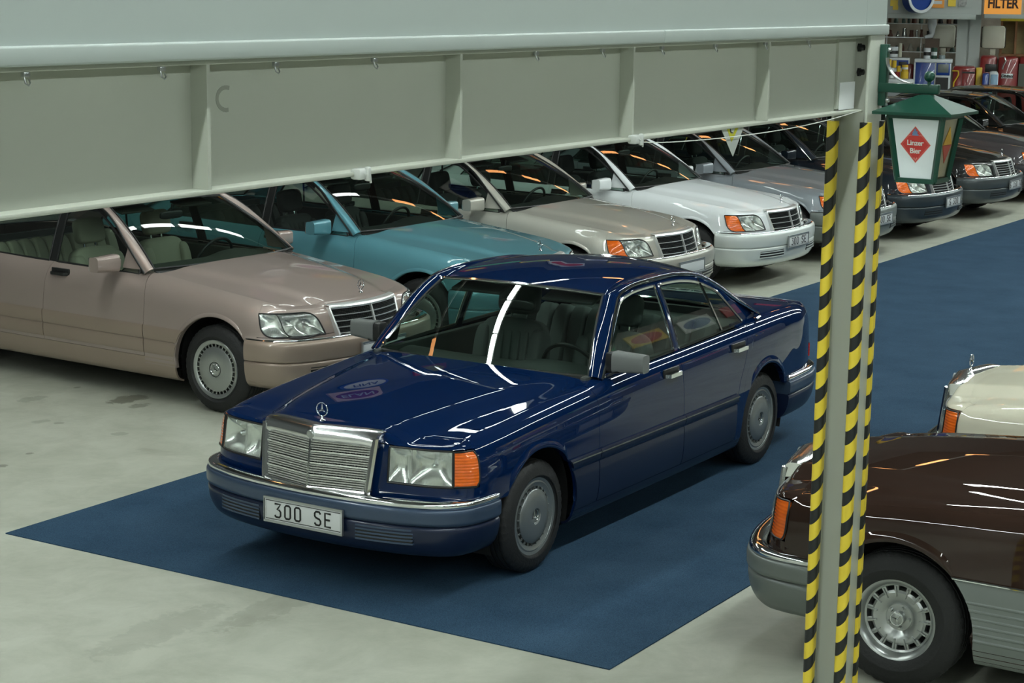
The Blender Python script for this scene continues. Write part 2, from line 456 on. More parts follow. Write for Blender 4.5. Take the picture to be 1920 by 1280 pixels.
def wheel(parent, x, y, side, sp, style, kind=None):
    """tyre with rim and cover; built facing +y, turned for the right side"""
    rt, hw, rr = sp['rt'], sp['tw']/2, sp['rr']
    key = style+str(rt)
    if key not in WHEELS:
        parts = []
        t = MB()
        prof = [(rr-.012, -hw*.78), (rr+.006, -hw*.9), (rr+.05, -hw*1.0), (rt-.045, -hw*.97), (rt-.018, -hw*.86), (rt-.006, -hw*.74)]
        tr = [-.62, -.5, -.5, -.42, -.3, -.3, -.1, -.1, -.02, .1, .1, .3, .3, .42, .5, .5, .62]
        gz = [0, 0, -.007, -.007, 0, 0, 0, -.007, -.007, -.007, 0, 0, 0, 0, -.007, -.007, 0]
        for k, (a, g) in enumerate([(-.66, 0), (-.52, 0), (-.51, -.007), (-.45, -.007), (-.44, 0), (-.2, 0), (-.19, -.007), (-.12, -.007), (-.11, 0), (.11, 0), (.12, -.007), (.19, -.007), (.2, 0), (.44, 0), (.45, -.007), (.51, -.007), (.52, 0), (.66, 0)]):
            prof.append((rt+g, a*hw))
        prof += [(rt-.006, hw*.74), (rt-.018, hw*.86), (rt-.045, hw*.97), (rt-.075, hw*1.0), (rt-.078, hw*1.012), (rt-.083, hw*1.012), (rt-.086, hw*1.0), (rr+.03, hw*.985), (rr+.006, hw*.9), (rr-.012, hw*.78)]
        nT = 132; G = np.zeros((nT, len(prof), 3))
        for i in range(nT):
            a = 2*math.pi*i/nT
            for k, (r_, h_) in enumerate(prof):
                rr_ = r_-(.0045 if (i % 3 == 0 and abs(h_) > .5*hw and r_ > rt-.03) else 0.); G[i, k] = (rr_*math.cos(a), h_, rr_*math.sin(a))
        t.grid(G, wu=True)
        parts.append(('tyre', t, RUBBER, None))
        hwr = hw*.88
        if style in ('flat', 'holes'):
            rim = MB().lathe([(rr-.03, -hwr), (rr-.012, -hw*.8), (rr-.03, -hw*.6), (rr-.04, hw*.3), (rr-.024, hw*.62), (rr-.012, hwr*.96), (rr+.004, hwr), (rr+.004, hwr*.93)], 64)
            if style == 'flat':
                rim.lathe([(rr-.012, hwr*.94), (rr-.022, hw*.86), (rr-.034, hw*.80), (rr-.046, hw*.76), (rr-.05, hw*.5), (.02, hw*.45)], 64)
                parts.append(('wheel_rim', rim, STEELG, 0))
                rd = rr-.062
                cap = MB().lathe([(rd, hw*.56), (rd, hw*.84), (rd-.006, hw*.90), (rd*.7, hw*.97), (rd*.4, hw*.99), (.046, hw*.985), (.044, hw*.90), (.043, hw*.80), (0, hw*.80)], 64)
                for k in range(24):
                    a = 2*math.pi*k/24; rm = rd+.007
                    cap.box((math.cos(a)*rm, hw*.78, math.sin(a)*rm), (.022, .01, .004), 0, (0, -a, 0))
                parts.append(('hub_cap', cap, STEELG, 0))
                parts.append(('star_emblem', star_y(.040, hw*.86), CHROME, 0))
            else:
                parts.append(('wheel_rim', rim, BLACKP, 0))
                r1, r2 = rr-.044, rr-.022
                cap = MB().lathe([(r2, hw*.62), (r2, hw*.90), (rr-.012, hw*.97), (rr+.006, hw*.99), (rr+.010, hw*.93), (rr+.008, hw*.85)], 64)
                cap.lathe([(r1, hw*.6), (r1, hw*.90), (r1-.008, hw*.935), (.10, hw*.99), (.062, hw*1.0), (.058, hw*.99), (.057, hw*.86), (.052, hw*.86), (.050, hw*.96), (.03, hw*1.0), (0, hw*1.01)], 64)
                for k in range(32):
                    a = 2*math.pi*k/32; rm = (r1+r2)/2
                    cap.box((math.cos(a)*rm, hw*.84, math.sin(a)*rm), (r2-r1+.004, .012, .008), 0, (0, -a, 0))
                parts.append(('hub_cap', cap, SILVER, 0))
                parts.append(('star_emblem', star_y(.040, hw*1.01), CHROME, 0))
        else:   # fifteen-slot alloy
            rim = MB().lathe([(rr-.03, -hwr), (rr-.012, -hw*.8), (rr-.035, -hw*.6), (rr-.04, hw*.2), (rr-.028, hw*.45), (rr-.02, hw*.70), (rr-.012, hwr*.92), (rr-.006, hwr*.97), (rr+.005, hwr), (rr+.005, hwr*.92)], 64)
            r1, r2 = rr-.058, rr-.036
            rim.lathe([(r1, hw*.05), (r1, hw*.42), (r1-.012, hw*.50), (r1*.72, hw*.48), (.075, hw*.34), (.066, hw*.30), (.062, hw*.36), (.05, hw*.38), (0, hw*.38)], 64)
            rim.lathe([(r2, hw*.05), (r2, hw*.45), (r2+.010, hw*.5)], 64)
            for k in range(15):
                a = 2*math.pi*(k+.5)/15
                rim.box((math.cos(a)*(r1+r2)/2, hw*.36, math.sin(a)*(r1+r2)/2), (r2-r1+.012, .02, .024), .004, (0, -a, 0))
                rim.box((math.cos(a)*(r1-.006), hw*.50, math.sin(a)*(r1-.006)), (.05, .014, .007), .003, (0, -a, .16))
            parts.append(('wheel_rim', rim, SILVER, 0))
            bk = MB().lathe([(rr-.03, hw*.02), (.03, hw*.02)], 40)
            parts.append(('slot_shade_plate', bk, BLACK, 0))  # plain black disc standing in for the shade behind the slots
            nut = MB()
            for k in range(5):
                a = 2*math.pi*k/5+.3; nut.lathe([(.0001, hw*.58), (.008, hw*.58), (.0095, hw*.54), (.0105, hw*.3)], 8, (math.cos(a)*.05, 0, math.sin(a)*.05))
            parts.append(('wheel_nuts', nut, SILVER, 0))
            cap = MB().lathe([(0, hw*.70), (.030, hw*.69), (.034, hw*.66), (.034, hw*.3)], 32)
            parts.append(('hub_cap', cap, SILVER, 0)); parts.append(('star_emblem', star_y(.029, hw*.70), CHROME, 0))
        WHEELS[key] = [(n, mb.mesh(n), m, p) for n, mb, m, p in parts]
        for n, me, m, p in WHEELS[key]: me.materials.append(m)
    base = None
    for n, me, m, p in WHEELS[key]:
        o = bpy.data.objects.new(n, me); link(o, parent if p is None else base)
        if p is None:
            base = o; o.location = (x, y*side, rt); o.rotation_euler = (0, random.uniform(0, 6.28) if style != 'holes' else .4, 0 if side > 0 else math.pi)
    return base
WHEELS = {}
def star_y(r, h):
    mb = star_mesh(r, .006); mb.v = [(y, x+h, z) for x, y, z in mb.v]; mb.f = [f[::-1] for f in mb.f]; return mb

def poly_rows(rows, fx0, fx1, fz, n=14):
    """grid: rows (0..1) heights, columns between fx0 and fx1"""
    G = []
    for r in rows:
        G.append([(lerp(fx0(r), fx1(r), c), fz(r, c)) for c in np.linspace(0, 1, n)])
    return np.array(G)

def seat(root, x, y, zb, col, wide=.5, back=.62, head=True, tilt=.22, pleats=True):
    m = mat('seat_'+col[0], col[1], .75, bump=.15, bscale=200)
    o = MB(); o.ell((x+.05, y, zb+.08), (.52, wide, .20), .42)
    o.ell((x-.22, y, zb+.12+back/2), (.15, wide, back), .42, rot=(0, -tilt, 0))
    for sg in (-1, 1):
        o.ell((x-.19, y+sg*wide*.41, zb+.10+back/2), (.17, .11, back*.88), .5, rot=(0, -tilt, 0))
    so = o.build('seat', m, root)
    if pleats:
        p = MB()
        for k in range(5):
            yy = y+(k-2)*wide*.125
            p.ell((x-.195, yy, zb+.12+back/2), (.14, wide*.118, back*.80), .55, 10, 12, (0, -tilt, 0))
        p.build('seat_cushion', m, so)
    if head:
        h = MB(); hx = x-.22-math.sin(tilt)*(back/2+.13); hz = zb+.12+back/2+math.cos(tilt)*(back/2+.13)
        h.ell((hx, y, hz), (.11, .29, .21), .45, rot=(0, -tilt, 0)); h.build('headrest', m, so)
        for sg in (-1, 1): MB().tube([(hx+.01, y+sg*.06, hz-.14), (hx, y+sg*.06, hz-.06)], .007, 6).build('headrest_post', CHROME, so)
    return so

def plate(root, x, z, w_, h_, txt, rz=0.):
    WHITE = mat('plate_white', (.58, .6, .6), .35)
    o = MB(); o.box((x, 0, z), (.008, w_, h_), .003, None); po = o.build('number_plate', WHITE, root)
    f = MB(); hw, hh = w_/2-.008, h_/2-.010
    f.sweep([(x+.0042, hw, z-hh), (x+.0042, hw, z+hh), (x+.0042, -hw, z+hh), (x+.0042, -hw, z-hh)], (1, 0, 0), [(-.0018, 0), (.0018, 0), (.0018, .001), (-.0018, .001)], True)
    INK = mat('plate_ink', (.008, .008, .009), .4)
    f.build('plate_border', INK, po)
    k = MB(); k.sweep([(x-.002, w_/2+.004, z-h_/2-.004), (x-.002, w_/2+.004, z+h_/2+.004), (x-.002, -w_/2-.004, z+h_/2+.004), (x-.002, -w_/2-.004, z-h_/2-.004)], (1, 0, 0), [(-.006, -.006), (.006, -.006), (.006, .010), (-.006, .010)], True)
    k.build('plate_holder', SATIN, po)
    if txt:
        for t in plate_text(txt, h_*.40, h_*.60, h_*.155, h_*.085):
            t.v = [(x+.0045+a, y, z+c) for a, y, c in t.v]; t.build('plate_character', INK, po, 60)
    return po

def make_car(sp, name, pal):
    """pal: paint, clad (lower cladding), bumper, interior"""
    b = Body(sp); root = empty(name); P = pal['paint']; CL = pal['clad']; BU = pal['bumper']
    xf, xr = sp['wb']/2+sp.get('ax', 0.), -sp['wb']/2+sp.get('ax', 0.); zc = sp.get('zc', sp['rt']); RA = sp['RA']; K = b.K-1
    W126 = sp['model'] == 'a'
    old = W126
    def pan(nm, grids, m=P, rim=.014, both=False, mirror=True, parent=None, sharp=38):
        """left panel, and its mirror image as a panel of its own"""
        out = []
        mb = MB()
        for g in grids: mb.grid(g, rim, flip=True)
        if both: mb.both(); return mb.build(nm, m, parent or root, sharp)
        out.append(mb.build(nm, m, parent or root, sharp))
        if mirror: out.append(mb.mir().build(nm, m, parent or root, sharp))
        return out
    # ---------------- side panels
    gx = sp['gap_f']; gB = sp['gap_b']; zs = sp['z_sill']; xl = sp['x_lamp']; zlt = sp['z_lamp_top']; tb = sp['k_belt']/K
    sc = b.sy(sp['y_corner'])
    xc0 = float(np.interp(sc, b.S, b.X))
    def arch(xc, z0, z1, n=40):
        """columns over the wheel opening from front foot height z0 to rear foot height z1"""
        a0 = math.asin(np.clip((z0-zc)/RA, -1, 1)); a1 = math.pi-math.asin(np.clip((z1-zc)/RA, -1, 1))
        a = np.linspace(a0, a1, n); return xc+RA*np.cos(a), zc+RA*np.sin(a)
    zb = sp['z_bump']
    ax, az = arch(xf, zb-.04, zc)
    xs1 = np.linspace(xc0, xl+.0015, 12); z1 = np.full(12, zlt)
    xs2 = np.linspace(xl, ax[0], 8); z2 = np.full(8, zb-.04)
    gf0 = gx(zs)+.002
    xs3 = np.linspace(ax[-1], gf0, 12); z3 = np.full(12, zs)
    xs = np.concatenate([xs1, xs2, ax, xs3]); zz = np.concatenate([z1, z2, az, z3])
    s_ = b.sx(xs); s_[:12] = np.linspace(sc, b.sx(xl+.0015), 12)
    # columns keep their foot; the rear edge follows the door gap
    tl = b.tz(s_, zz); r = np.linspace(0, 1, 30); t = tl[:, None]+(1-tl)[:, None]*r[None]
    G = b.pt(np.broadcast_to(s_[:, None], t.shape), t)
    wgt = ss((1.25-xs)/(1.25-gf0))[:, None]
    sh = (gx(G[..., 2])-gx(zs))*wgt
    G = b.pt(np.where(sh != 0, b.sx(xs[:, None]+sh), s_[:, None]), t)
    cs = b.sgrid(np.linspace(gx(.95)+.004, sp['x_pillar'], 8), b.h(sp['x_pillar'])*0+0.5, 1., 4)
    cst = np.linspace(tb, 1, 6); xx = np.linspace(gx(.95)-.004, sp['x_pillar']-.25, 14)
    cs = b.pt(b.sx(xx)[:, None], cst[None, :])
    pan('front_fender', [G, cs])
    # doors
    def door(nm, xa, xb, n=26):
        x0, x1 = xa(zs+.06)-.002, xb(zs+.06)+.002
        g = b.sgrid(np.linspace(x0, x1, n), zs+.055, tb, 30, lambda z: xa(z)-.002, lambda z: xb(z)+.002)
        return pan(nm, [g])
    dF = door('front_door', gx, gB)
    gR = sp['gap_r']
    dR = door('rear_door', gB, gR)
    # quarter panel
    scr = b.sy(sp['y_corner_r'], True); xcr = float(np.interp(scr, b.S, b.X))
    ax, az = arch(xr, zc, zb-.04)
    xs1 = np.linspace(gR(zs)-.002, ax[0], 6); xs3 = np.linspace(ax[-1], xcr, 24)
    xs = np.concatenate([xs1, ax, xs3]); zz = np.concatenate([np.full(6, zs), az, np.full(24, zb-.04)])
    s_ = b.sx(xs); s_[-24:] = np.linspace(b.sx(ax[-1]), scr, 24)
    tl = b.tz(s_, zz); t = tl[:, None]+(1-tl)[:, None]*r[None]
    G = b.pt(np.broadcast_to(s_[:, None], t.shape), t)
    wgt = ss((xs-(xr-.45))/(xs[0]-(xr-.45)))[:, None]
    zl = zz[:, None]; sh = (gR(G[..., 2])-gR(np.minimum(zl, G[..., 2])))*wgt
    sh = np.where(np.arange(len(xs))[:, None] < 6+len(ax), sh, sh*0+ (gR(G[..., 2])-gR(zl))*wgt)
    G = b.pt(np.where(np.abs(sh) > 1e-6, b.sx(xs[:, None]+sh), s_[:, None]), t)
    pan('rear_fender', [G])
    # sill
    g = b.sgrid(np.linspace(xf-RA, xr+RA, 40), .172, (zs+.052,), 8); pan('sill', [g], CL)
    # arch lips
    for xc in (xf, xr):
        a = np.linspace(R(sp.get('lip0', 8)) if xc > 0 else R(180-sp.get('lip1', 186)), R(sp.get('lip1', 186)) if xc > 0 else R(180-sp.get('lip0', 8)), 48); G = np.zeros((48, 6, 3))
        for j, (dr, dn) in enumerate(sp['lip']):
            tp = ss(np.minimum(np.arange(48), 47-np.arange(48))/7.); r2 = RA+dr*lerp(.15, 1., tp)
            px, pz = xc+r2*np.cos(a), zc+r2*np.sin(a); q = b.yz(px, pz); q[:, 0] = px; q[:, 2] = pz; q[:, 1] += lerp(min(dn, -.002), dn, tp); G[:, j] = q
        for sd in (1, -1):
            mb = MB().grid(G, flip=False)
            if sd < 0: mb = mb.mir()
            mb.build('wheel_arch_lip', P, root)
    # wheel wells
    for xc in (xf, xr):
        a = np.linspace(R(-20), R(200), 30)
        G = np.array([[(xc+(RA+.035)*math.cos(t_), yy, zc+(RA+.035)*math.sin(t_)) for yy in (.50, .83)] for t_ in a])
        mb = MB().grid(G).prism([((RA+.035)*math.cos(t_), (RA+.035)*math.sin(t_)) for t_ in a], lambda u, v, d: (xc+u, d, zc+v), .50, .49)
        mb.build('wheel_well', BLACK, root); mb.mir().build('wheel_well', BLACK, root)
    ub = MB().box((0, 0, .21), (sp['wb']-2*RA-.1, 1.52, .06)).box((xf+.1, 0, .30), (1.2, 1.0, .16)).box((xr-.15, 0, .32), (1.4, 1.0, .16))
    ub.build('underbody', BLACK, root)
    # ---------------- hood and boot lid
    def lid(nm, front):
        sA = sc if front else scr; end = 0. if front else b.L
        n1 = 26; sv = np.linspace(end, sA, n1)
        zl = sp['z_lamp_top'] if front else sp['z_boot']
        tl = b.tz(sv, zl); rr_ = np.linspace(0, 1, 16); t = tl[:, None]+(1-tl)[:, None]*rr_[None]
        ring = b.pt(np.broadcast_to(sv[:, None], t.shape), t)
        xe, xe0, ze0 = (sp['cowl_x'], sp['cowl_x0'], sp['cowl_z0']) if front else (sp['deck_x'], sp['deck_x0'], sp['deck_z0'])
        F = lambda v: b.pt(lerp(end, sA, v), 1.)
        se = b.sx(xe); L = lambda u: b.pt(lerp(sA, se, u), 1.)
        e = b.pt(se, 1.)
        def Rr(v): return np.stack([xe0+(e[0]-xe0)*v**2, e[1]*v, ze0+(e[2]-ze0)*v**2], -1)
        f0 = b.pt(end, 1.)
        hump = sp['hood_hump'] if front else sp['deck_hump']
        def C(u): return np.stack([lerp(f0[0], xe0, u), 0*u, lerp(f0[2], ze0, u)+hump*4*u*(1-u)], -1)
        cap = coons(F, Rr, C, L, 40, n1)
        if front:
            y0, y1, A0, A1, wd = sp['bump']
            def bump(Pp, u): 
                yy = lerp(y0, y1, u); return lerp(A0, A1, u)*ss((yy+wd/2-Pp[..., 1])/wd)
            uu = np.linspace(0, 1, 40)[:, None]
            cap[..., 2] += bump(cap, uu)
            ramp = ss((t*K-sp['bump_k'])/sp['bump_w'])
            ring[..., 2] += bump(ring, 0)*ramp
        mb = MB()
        capf = np.concatenate([cap[:, ::-1]*np.array([1, -1, 1]), cap[:, 1:]], 1); mb.grid(capf, .016, flip=front)
        rf = np.concatenate([ring[::-1]*np.array([1, -1, 1]), ring[1:]], 0)
        if front: mb.grid(rf, .016, flip=True)
        else: mb.grid(rf, .016, flip=False)
        # keep only the outer faces of the joint between ring and cap smooth
        return mb.build(nm, P, root, 50), cap
    hood, hcap = lid('hood', True)
    boot, _ = lid('boot_lid', False)
    # rear panel below the lid with tail lamps
    sv = np.linspace(scr, b.L, 20)
    g = b.sz(sv[:, None], np.linspace(zb-.04, sp['z_boot']-.004, 8)[None, :], -.004)
    g = np.concatenate([g, (g*np.array([1, -1, 1]))[::-1][1:]]); MB().grid(g, .01, flip=True).build('rear_panel', P, root)
    sv = np.linspace(b.sx(xcr+.16), b.sy(.42, True), 14)
    g = b.sz(sv[:, None], np.linspace(zb+.05, sp['z_boot']-.015, 8)[None, :], .006); pan('tail_lamp', [g], REDL, .012)
    # ---------------- front end
    sp['front'](b, root, pal, sp, pan, sc)
    # ---------------- bumpers
    def bumper(rear):
        oc = Body({**sp, 'outline': sp['bump_out_r' if rear else 'bump_out']})
        sv = np.linspace(0, oc.L, 60) if not rear else np.linspace(0, oc.L, 60)
        xy = np.stack([np.interp(sv, oc.S, oc.X), np.interp(sv, oc.S, oc.Y)], -1); nn = np.stack([np.interp(sv, oc.S, oc.NX), np.interp(sv, oc.S, oc.NY)], -1)
        if not rear: nn[-1] = nn[-2]
        else: nn[0] = nn[1]; nn[-1] = (-1, 0)
        nn[0] = (1, 0) if not rear else nn[0]
        main = None
        for nm, m, prof in sp['bump_prof']:
            c = np.array(prof, float)
            if len(c) > 3: c = Curve(c)(np.linspace(0, 1, 3*len(c)))
            G = np.zeros((60, len(c), 3))
            for j, (d, z) in enumerate(c):
                G[:, j, :2] = xy+nn*d; G[:, j, 2] = z
            Gm = G*np.array([1, -1, 1]); Gf = np.concatenate([Gm[::-1], G[1:]]) if not rear else np.concatenate([G, Gm[::-1][1:]])
            mb = MB().grid(Gf, .02, flip=False)
            mm = {'B': BU, 'C': CHROME, 'K': BLACKP, 'L': pal.get('apron', BU)}[m]
            o = mb.build(nm, mm, root if main is None else main)
            if main is None: main = o
        return main, xy, nn
    fb, bxy, bnn = bumper(False); bumper(True)
    # louvres of the lower apron
    if sp.get('louvre'):
        y0, y1, zs_, dd = sp['louvre']
        sel = (bxy[:, 1] >= y0) & (bxy[:, 1] <= y1)
        for zk in zs_:
            pts = [(*(p+n*dd), zk) for p, n in zip(bxy[sel], bnn[sel])]; nr = [(*n, 0) for n in bnn[sel]]
            mb = MB().sweep(pts, nr, [(-.0045, -.012), (.0045, -.012), (.0045, .005), (-.0045, .005)])
            mb.build('louvre', BU, fb); mb.mir().build('louvre', BU, fb)
        z0_, z1_ = min(zs_)-.006, max(zs_)+.012
        G = np.array([[(*(p+n*(dd+.0005)), z) for z in np.linspace(z0_, z1_, 3)] for p, n in zip(bxy[sel], bnn[sel])])
        mb = MB().grid(G, .01); mb.build('louvre_recess', BLACKP, fb); mb.mir().build('louvre_recess', BLACKP, fb)
    plate(root, sp['plate_x'], sp['plate_z'], .512, .120, pal.get('plate'))
    # ---------------- cladding and rub strips along the flanks
    segs = [(xf-RA-.012, gx(.5)+.004), (gx(.5)-.004, gB(.5)+.004), (gB(.5)-.004, gR(.5)+.006 if old else xr+RA+.01)]
    if not old: segs[2] = (gB(.5)-.004, gR(.5)+.004)
    for (x0, x1), prt in zip(segs, (None, dF, dR)):
        for nm, m, z0, z1, d0, nzz in sp['clad']:
            mm = {'CL': CL, 'C': CHROME, 'K': BLACKP, 'P': P}[m]
            xa_ = (lambda z: xf-np.sqrt(np.maximum(RA**2-(np.asarray(z)-zc)**2, 0))-.004) if prt is None else (lambda z: np.asarray(z)*0+x0)
            g = b.sgrid(np.linspace(float(xa_(z0)), x1, 16), z0, (z1,), nzz, xa_, lambda z: np.asarray(z)*0+x1, off=d0)
            rnd = np.sin(np.linspace(0, math.pi, nzz))**.35*.006
            g = g+np.array([0, 1, 0])*rnd[None, :, None]
            mb = MB().grid(g, .012, flip=True)
            mb.build(nm, mm, root if prt is None else prt[0]); mb.mir().build(nm, mm, root if prt is None else prt[1])
    # ---------------- greenhouse
    gr = sp['green']; yb_, zb_, a1, a2 = gr['side']
    gy = lambda x, z: yb_-a1*(z-zb_)-a2*(z-zb_)**2-.018*((x+.25)/1.0)**2
    DR = Curve(gr['drip'])            # A-post foot -> roof rail -> C-post foot
    tA, tC = DR.T[gr['iA']], DR.T[gr['iC']]
    ws = gr['ws']; rw = gr['rw']
    def edge(c0, c1):  # half curve centre->corner
        c0, c1 = np.array(c0), np.array(c1)
        return lambda v: np.stack([c0[0]+(c1[0]-c0[0])*np.abs(v)**2.3, c1[1]*v, c0[2]+(c1[2]-c0[2])*np.abs(v)**2], -1)
    def screen(nm, q, flip, bow):
        B, T = edge(q[0], q[1]), edge(q[2], q[3]); v = np.linspace(-1, 1, 33); u = np.linspace(0, 1, 17)
        bb, tt = B(v), T(v); G = bb[None]*(1-u[:, None, None])+tt[None]*u[:, None, None]
        n = np.array([bow[0], 0, bow[1]]); G = G+n*(4*u*(1-u))[:, None, None]*.022
        mb = MB().grid(G, .005, flip=flip); o = mb.build(nm, GLASS, root)
        loop = np.concatenate([G[0], G[1:, -1], G[-1, ::-1][1:], G[::-1, 0][1:-1]])
        tr = MB().tube(loop, sp['ws_trim'][0], 6, True); tr.build('screen_trim', {'C': CHROME, 'K': BLACKP}[sp['ws_trim'][1]], o)
        return G
    WG = screen('windscreen', ws, False, (.6, .8)); RG = screen('rear_window', rw, True, (-.5, .85))
    def loft(Aa, Bb, bul, n=8):
        w_ = np.linspace(0, 1, n)[None, :, None]; G = Aa[:, None]*(1-w_)+Bb[:, None]*w_
        return G+(4*w_*(1-w_))*np.array(bul)
    aP = DR(np.linspace(0, tA, 17)); cP = DR(np.linspace(1, tC, 17))
    A = loft(WG[:, -1], aP, (.012, .016, .010)); pan('front_pillar', [A[:, ::-1]], P, .008)
    Cp = loft(RG[:, -1], cP, (-.012, .022, .012)); pan('rear_pillar', [Cp], P, .008)
    # roof
    def redge(screen_top, pil):
        a_ = screen_top; b_ = pil; return np.concatenate([a_, b_[1:]])
    fe = redge(WG[-1, 16:], A[-1]); re = redge(RG[-1, 16:], Cp[-1])
    nvv = len(fe); uu = np.linspace(0, 1, 40); rail = DR(lerp(tA, tC, uu))
    base = fe[None]*(1-uu[:, None, None])+re[None]*uu[:, None, None]
    vv = np.linspace(0, 1, nvv); vy = fe[:, 1]/fe[-1, 1]
    dev = rail-base[:, -1]; base = base+dev[:, None]*(vy**1.5)[None, :, None]
    base[..., 2] += gr['crown']*(4*uu*(1-uu))[:, None]*(1-vy**2.2)[None, :]
    rf = np.concatenate([base[:, ::-1]*np.array([1, -1, 1]), base[:, 1:]], 1)
    MB().grid(rf, .01, flip=True).build('roof', P, root, 60)
    # drip moulding
    dp = DR(np.linspace(0, 1, 60)); nrm = np.tile(np.array([0, 1., .35]), (60, 1))
    if gr.get('foot'):
        ext = np.array(gr['foot']); dp = np.concatenate([dp, ext]); nrm = np.tile(np.array([0, 1., .35]), (len(dp), 1))
    mb = MB().tube(dp+np.array([0, .003, .002]), sp['drip'][0], 6); m_ = {'C': CHROME, 'K': BLACKP}[sp['drip'][1]]
    mb.build('drip_moulding', m_, root); mb.mir().build('drip_moulding', m_, root)
    # side windows: x limits as functions of z
    zt_of = F1([(p[0], p[2]) for p in dp[5:52]][::-1])
    dA = DR(np.linspace(0, tA, 40)); dC = DR(np.linspace(tC, 1, 40))
    xA = lambda z: np.interp(z, dA[:, 2], dA[:, 0]); xC = lambda z: np.interp(-np.asarray(z), -dC[:, 2], dC[:, 0])
    belt = lambda x: b.pt(b.sx(x), tb)[..., 2]+.006
    fo = gr['frame']; zt1 = lambda x: zt_of(x)-fo
    def window(xl_, xr_, prt_pair, quarter=None):
        """rows from belt to frame; xl_/xr_(z) front and rear glass edges"""
        n, mrow = 20, 15; G = np.zeros((mrow, n, 3))
        for i in range(mrow):
            f = i/(mrow-1)
            for j in range(n):
                c = j/(n-1)
                x = lerp(xl_(1.05), xr_(1.05), c)
                for _ in range(4):
                    z = lerp(belt(x), zt1(x), f); x = lerp(xl_(z), xr_(z), c)
                G[i, j] = (x, gy(x, z), z)
        loop = np.concatenate([G[0], G[1:, -1], G[-1, ::-1][1:], G[::-1, 0][1:-1]])
        prof = [(-.004, -.006), (sp['win_trim'][0], -.006), (sp['win_trim'][0], .004), (sp['win_trim'][0]*.5, .007), (-.004, .004)]
        for sd, prt in ((1, prt_pair[0]), (-1, prt_pair[1])):
            k = MB().grid(G, .004, flip=False); t_ = MB().sweep(loop, (0, 1, .3), prof, True)
            if sd < 0: k, t_ = k.mir(), t_.mir()
            k.build('side_window', GLASS, prt)
            t_.build('window_trim', {'C': CHROME, 'K': BLACKP}[sp['win_trim'][1]], prt)
        return G
    w1 = gr['w1']; w2 = gr['w2']
    f1 = lambda p: (lambda z: np.interp(z, [q[1] for q in p], [q[0] for q in p]))
    G1 = window(f1(w1[0]), f1(w1[1]), dF); G2 = window(f1(w2[0]), f1(w2[1]), dR)
    for ln in gr['bars']:
        (x0, z0), (x1, z1) = ln; pts = [(lerp(x0, x1, t_), gy(lerp(x0, x1, t_), lerp(z0, z1, t_))+.004, lerp(z0, z1, t_)) for t_ in np.linspace(0, 1, 8)]
        mb = MB().sweep(pts, (0, 1, .3), [(-.008, -.006), (.008, -.006), (.008, .004), (-.008, .004)])
        m_ = {'C': CHROME, 'K': BLACKP}[sp['win_trim'][1]]
        mb.build('window_bar', m_, dR[0]); mb.mir().build('window_bar', m_, dR[1])
    # frame skins between glass and drip moulding
    def skin(fn0, fn1, n=16, z0=None, z1=None, off=-.003):
        zz_ = np.linspace(z0, z1, n); G = np.zeros((n, 5, 3))
        for i, z in enumerate(zz_):
            for j in range(5):
                x = lerp(fn0(z), fn1(z), j/4); G[i, j] = (x, gy(x, z)+off, z)
        return G
    zt_b = float(zt1(w1[1][-1][0]))
    z0_ = float(belt(.3))-.02
    fm = {'P': P, 'K': BLACKP}[sp['frame_mat']]
    zA1 = dA[-1, 2]-.002
    pan('door_frame', [skin(lambda z: xA(z)-.002, lambda z: f1(w1[0])(z)-.012, 16, z0_, zA1)], fm, 0, parent=None)
    pan('centre_pillar', [skin(lambda z: f1(w1[1])(z)+.008, lambda z: f1(w2[0])(z)-.008, 16, z0_, zt_b+.03)], {'P': P, 'K': BLACKP}[sp['pillar_mat']], 0)
    zC1 = dC[0, 2]-.002
    pan('rear_frame', [skin(lambda z: f1(w2[1])(z)+.012, lambda z: xC(z)+.002, 16, float(belt(w2[1][0][0]))-.02, zC1)], P, 0)
    G = np.zeros((50, 4, 3)); xs = np.linspace(w1[0][-1][0]+.06, w2[1][-1][0]-.10, 50)
    for i, x in enumerate(xs):
        zt = float(zt_of(x))
        for j in range(4): z = lerp(zt-fo-.012, zt+.004, j/3); G[i, j] = (x, gy(x, z)-.003, z)
    pan('roof_frame', [G], fm, 0)
    # ---------------- cabin
    it = pal['interior']; dark = mat('cabin_dark', (.012, .013, .014), .7)
    dm = mat('dash_'+it[0], it[2], .6)
    cab = MB(); cab.box((-.35, 0, .26), (2.6, 1.46, .06))
    cab.box((-1.62, 0, .62), (.05, 1.40, .75)); 
    cab.box((sp['dash'][0]+.28, 0, .58), (.05, 1.42, .66)); cab.build('cabin_floor', dark, root)
    # door cards
    dc = MB(); dc.box((-.35, yb_-.075, .62), (2.2, .05, .66), .02); dc.box((-.2, yb_-.11, .70), (1.7, .08, .07), .025)
    for q in (dc, dc.mir()): q.build('door_card', dm, root)
    # dashboard
    dx, dz = sp['dash']
    prof = Curve([(dx+.36, dz-.03), (dx+.2, dz+.0), (dx+.05, dz+.012), (dx-.02, dz-.01), (dx-.035, dz-.06), (dx+.01, dz-.2), (dx+.1, dz-.36)])(np.linspace(0, 1, 24))
    ys = np.linspace(-.74, .74, 25); G = np.zeros((25, 24, 3))
    for i, y in enumerate(ys):
        hb = .035*math.exp(-((y-.37)/.2)**4)
        for j, (px, pz) in enumerate(prof): G[i, j] = (px-.02*hb*10*0-.05*(y/.74)**2, y, pz+hb*math.exp(-((j-8)/5.)**2))
    mb = MB().grid(G, .03, flip=True); mb.build('dashboard', dm, root)
    sw = MB(); a = np.linspace(0, 2*math.pi, 41)[:-1]; ti = R(24); wc = np.array([dx-.16, .37, dz-.06])
    e1 = np.array([0, 1., 0]); e2 = np.array([math.sin(ti), 0, math.cos(ti)]); e3 = np.cross(e1, e2)
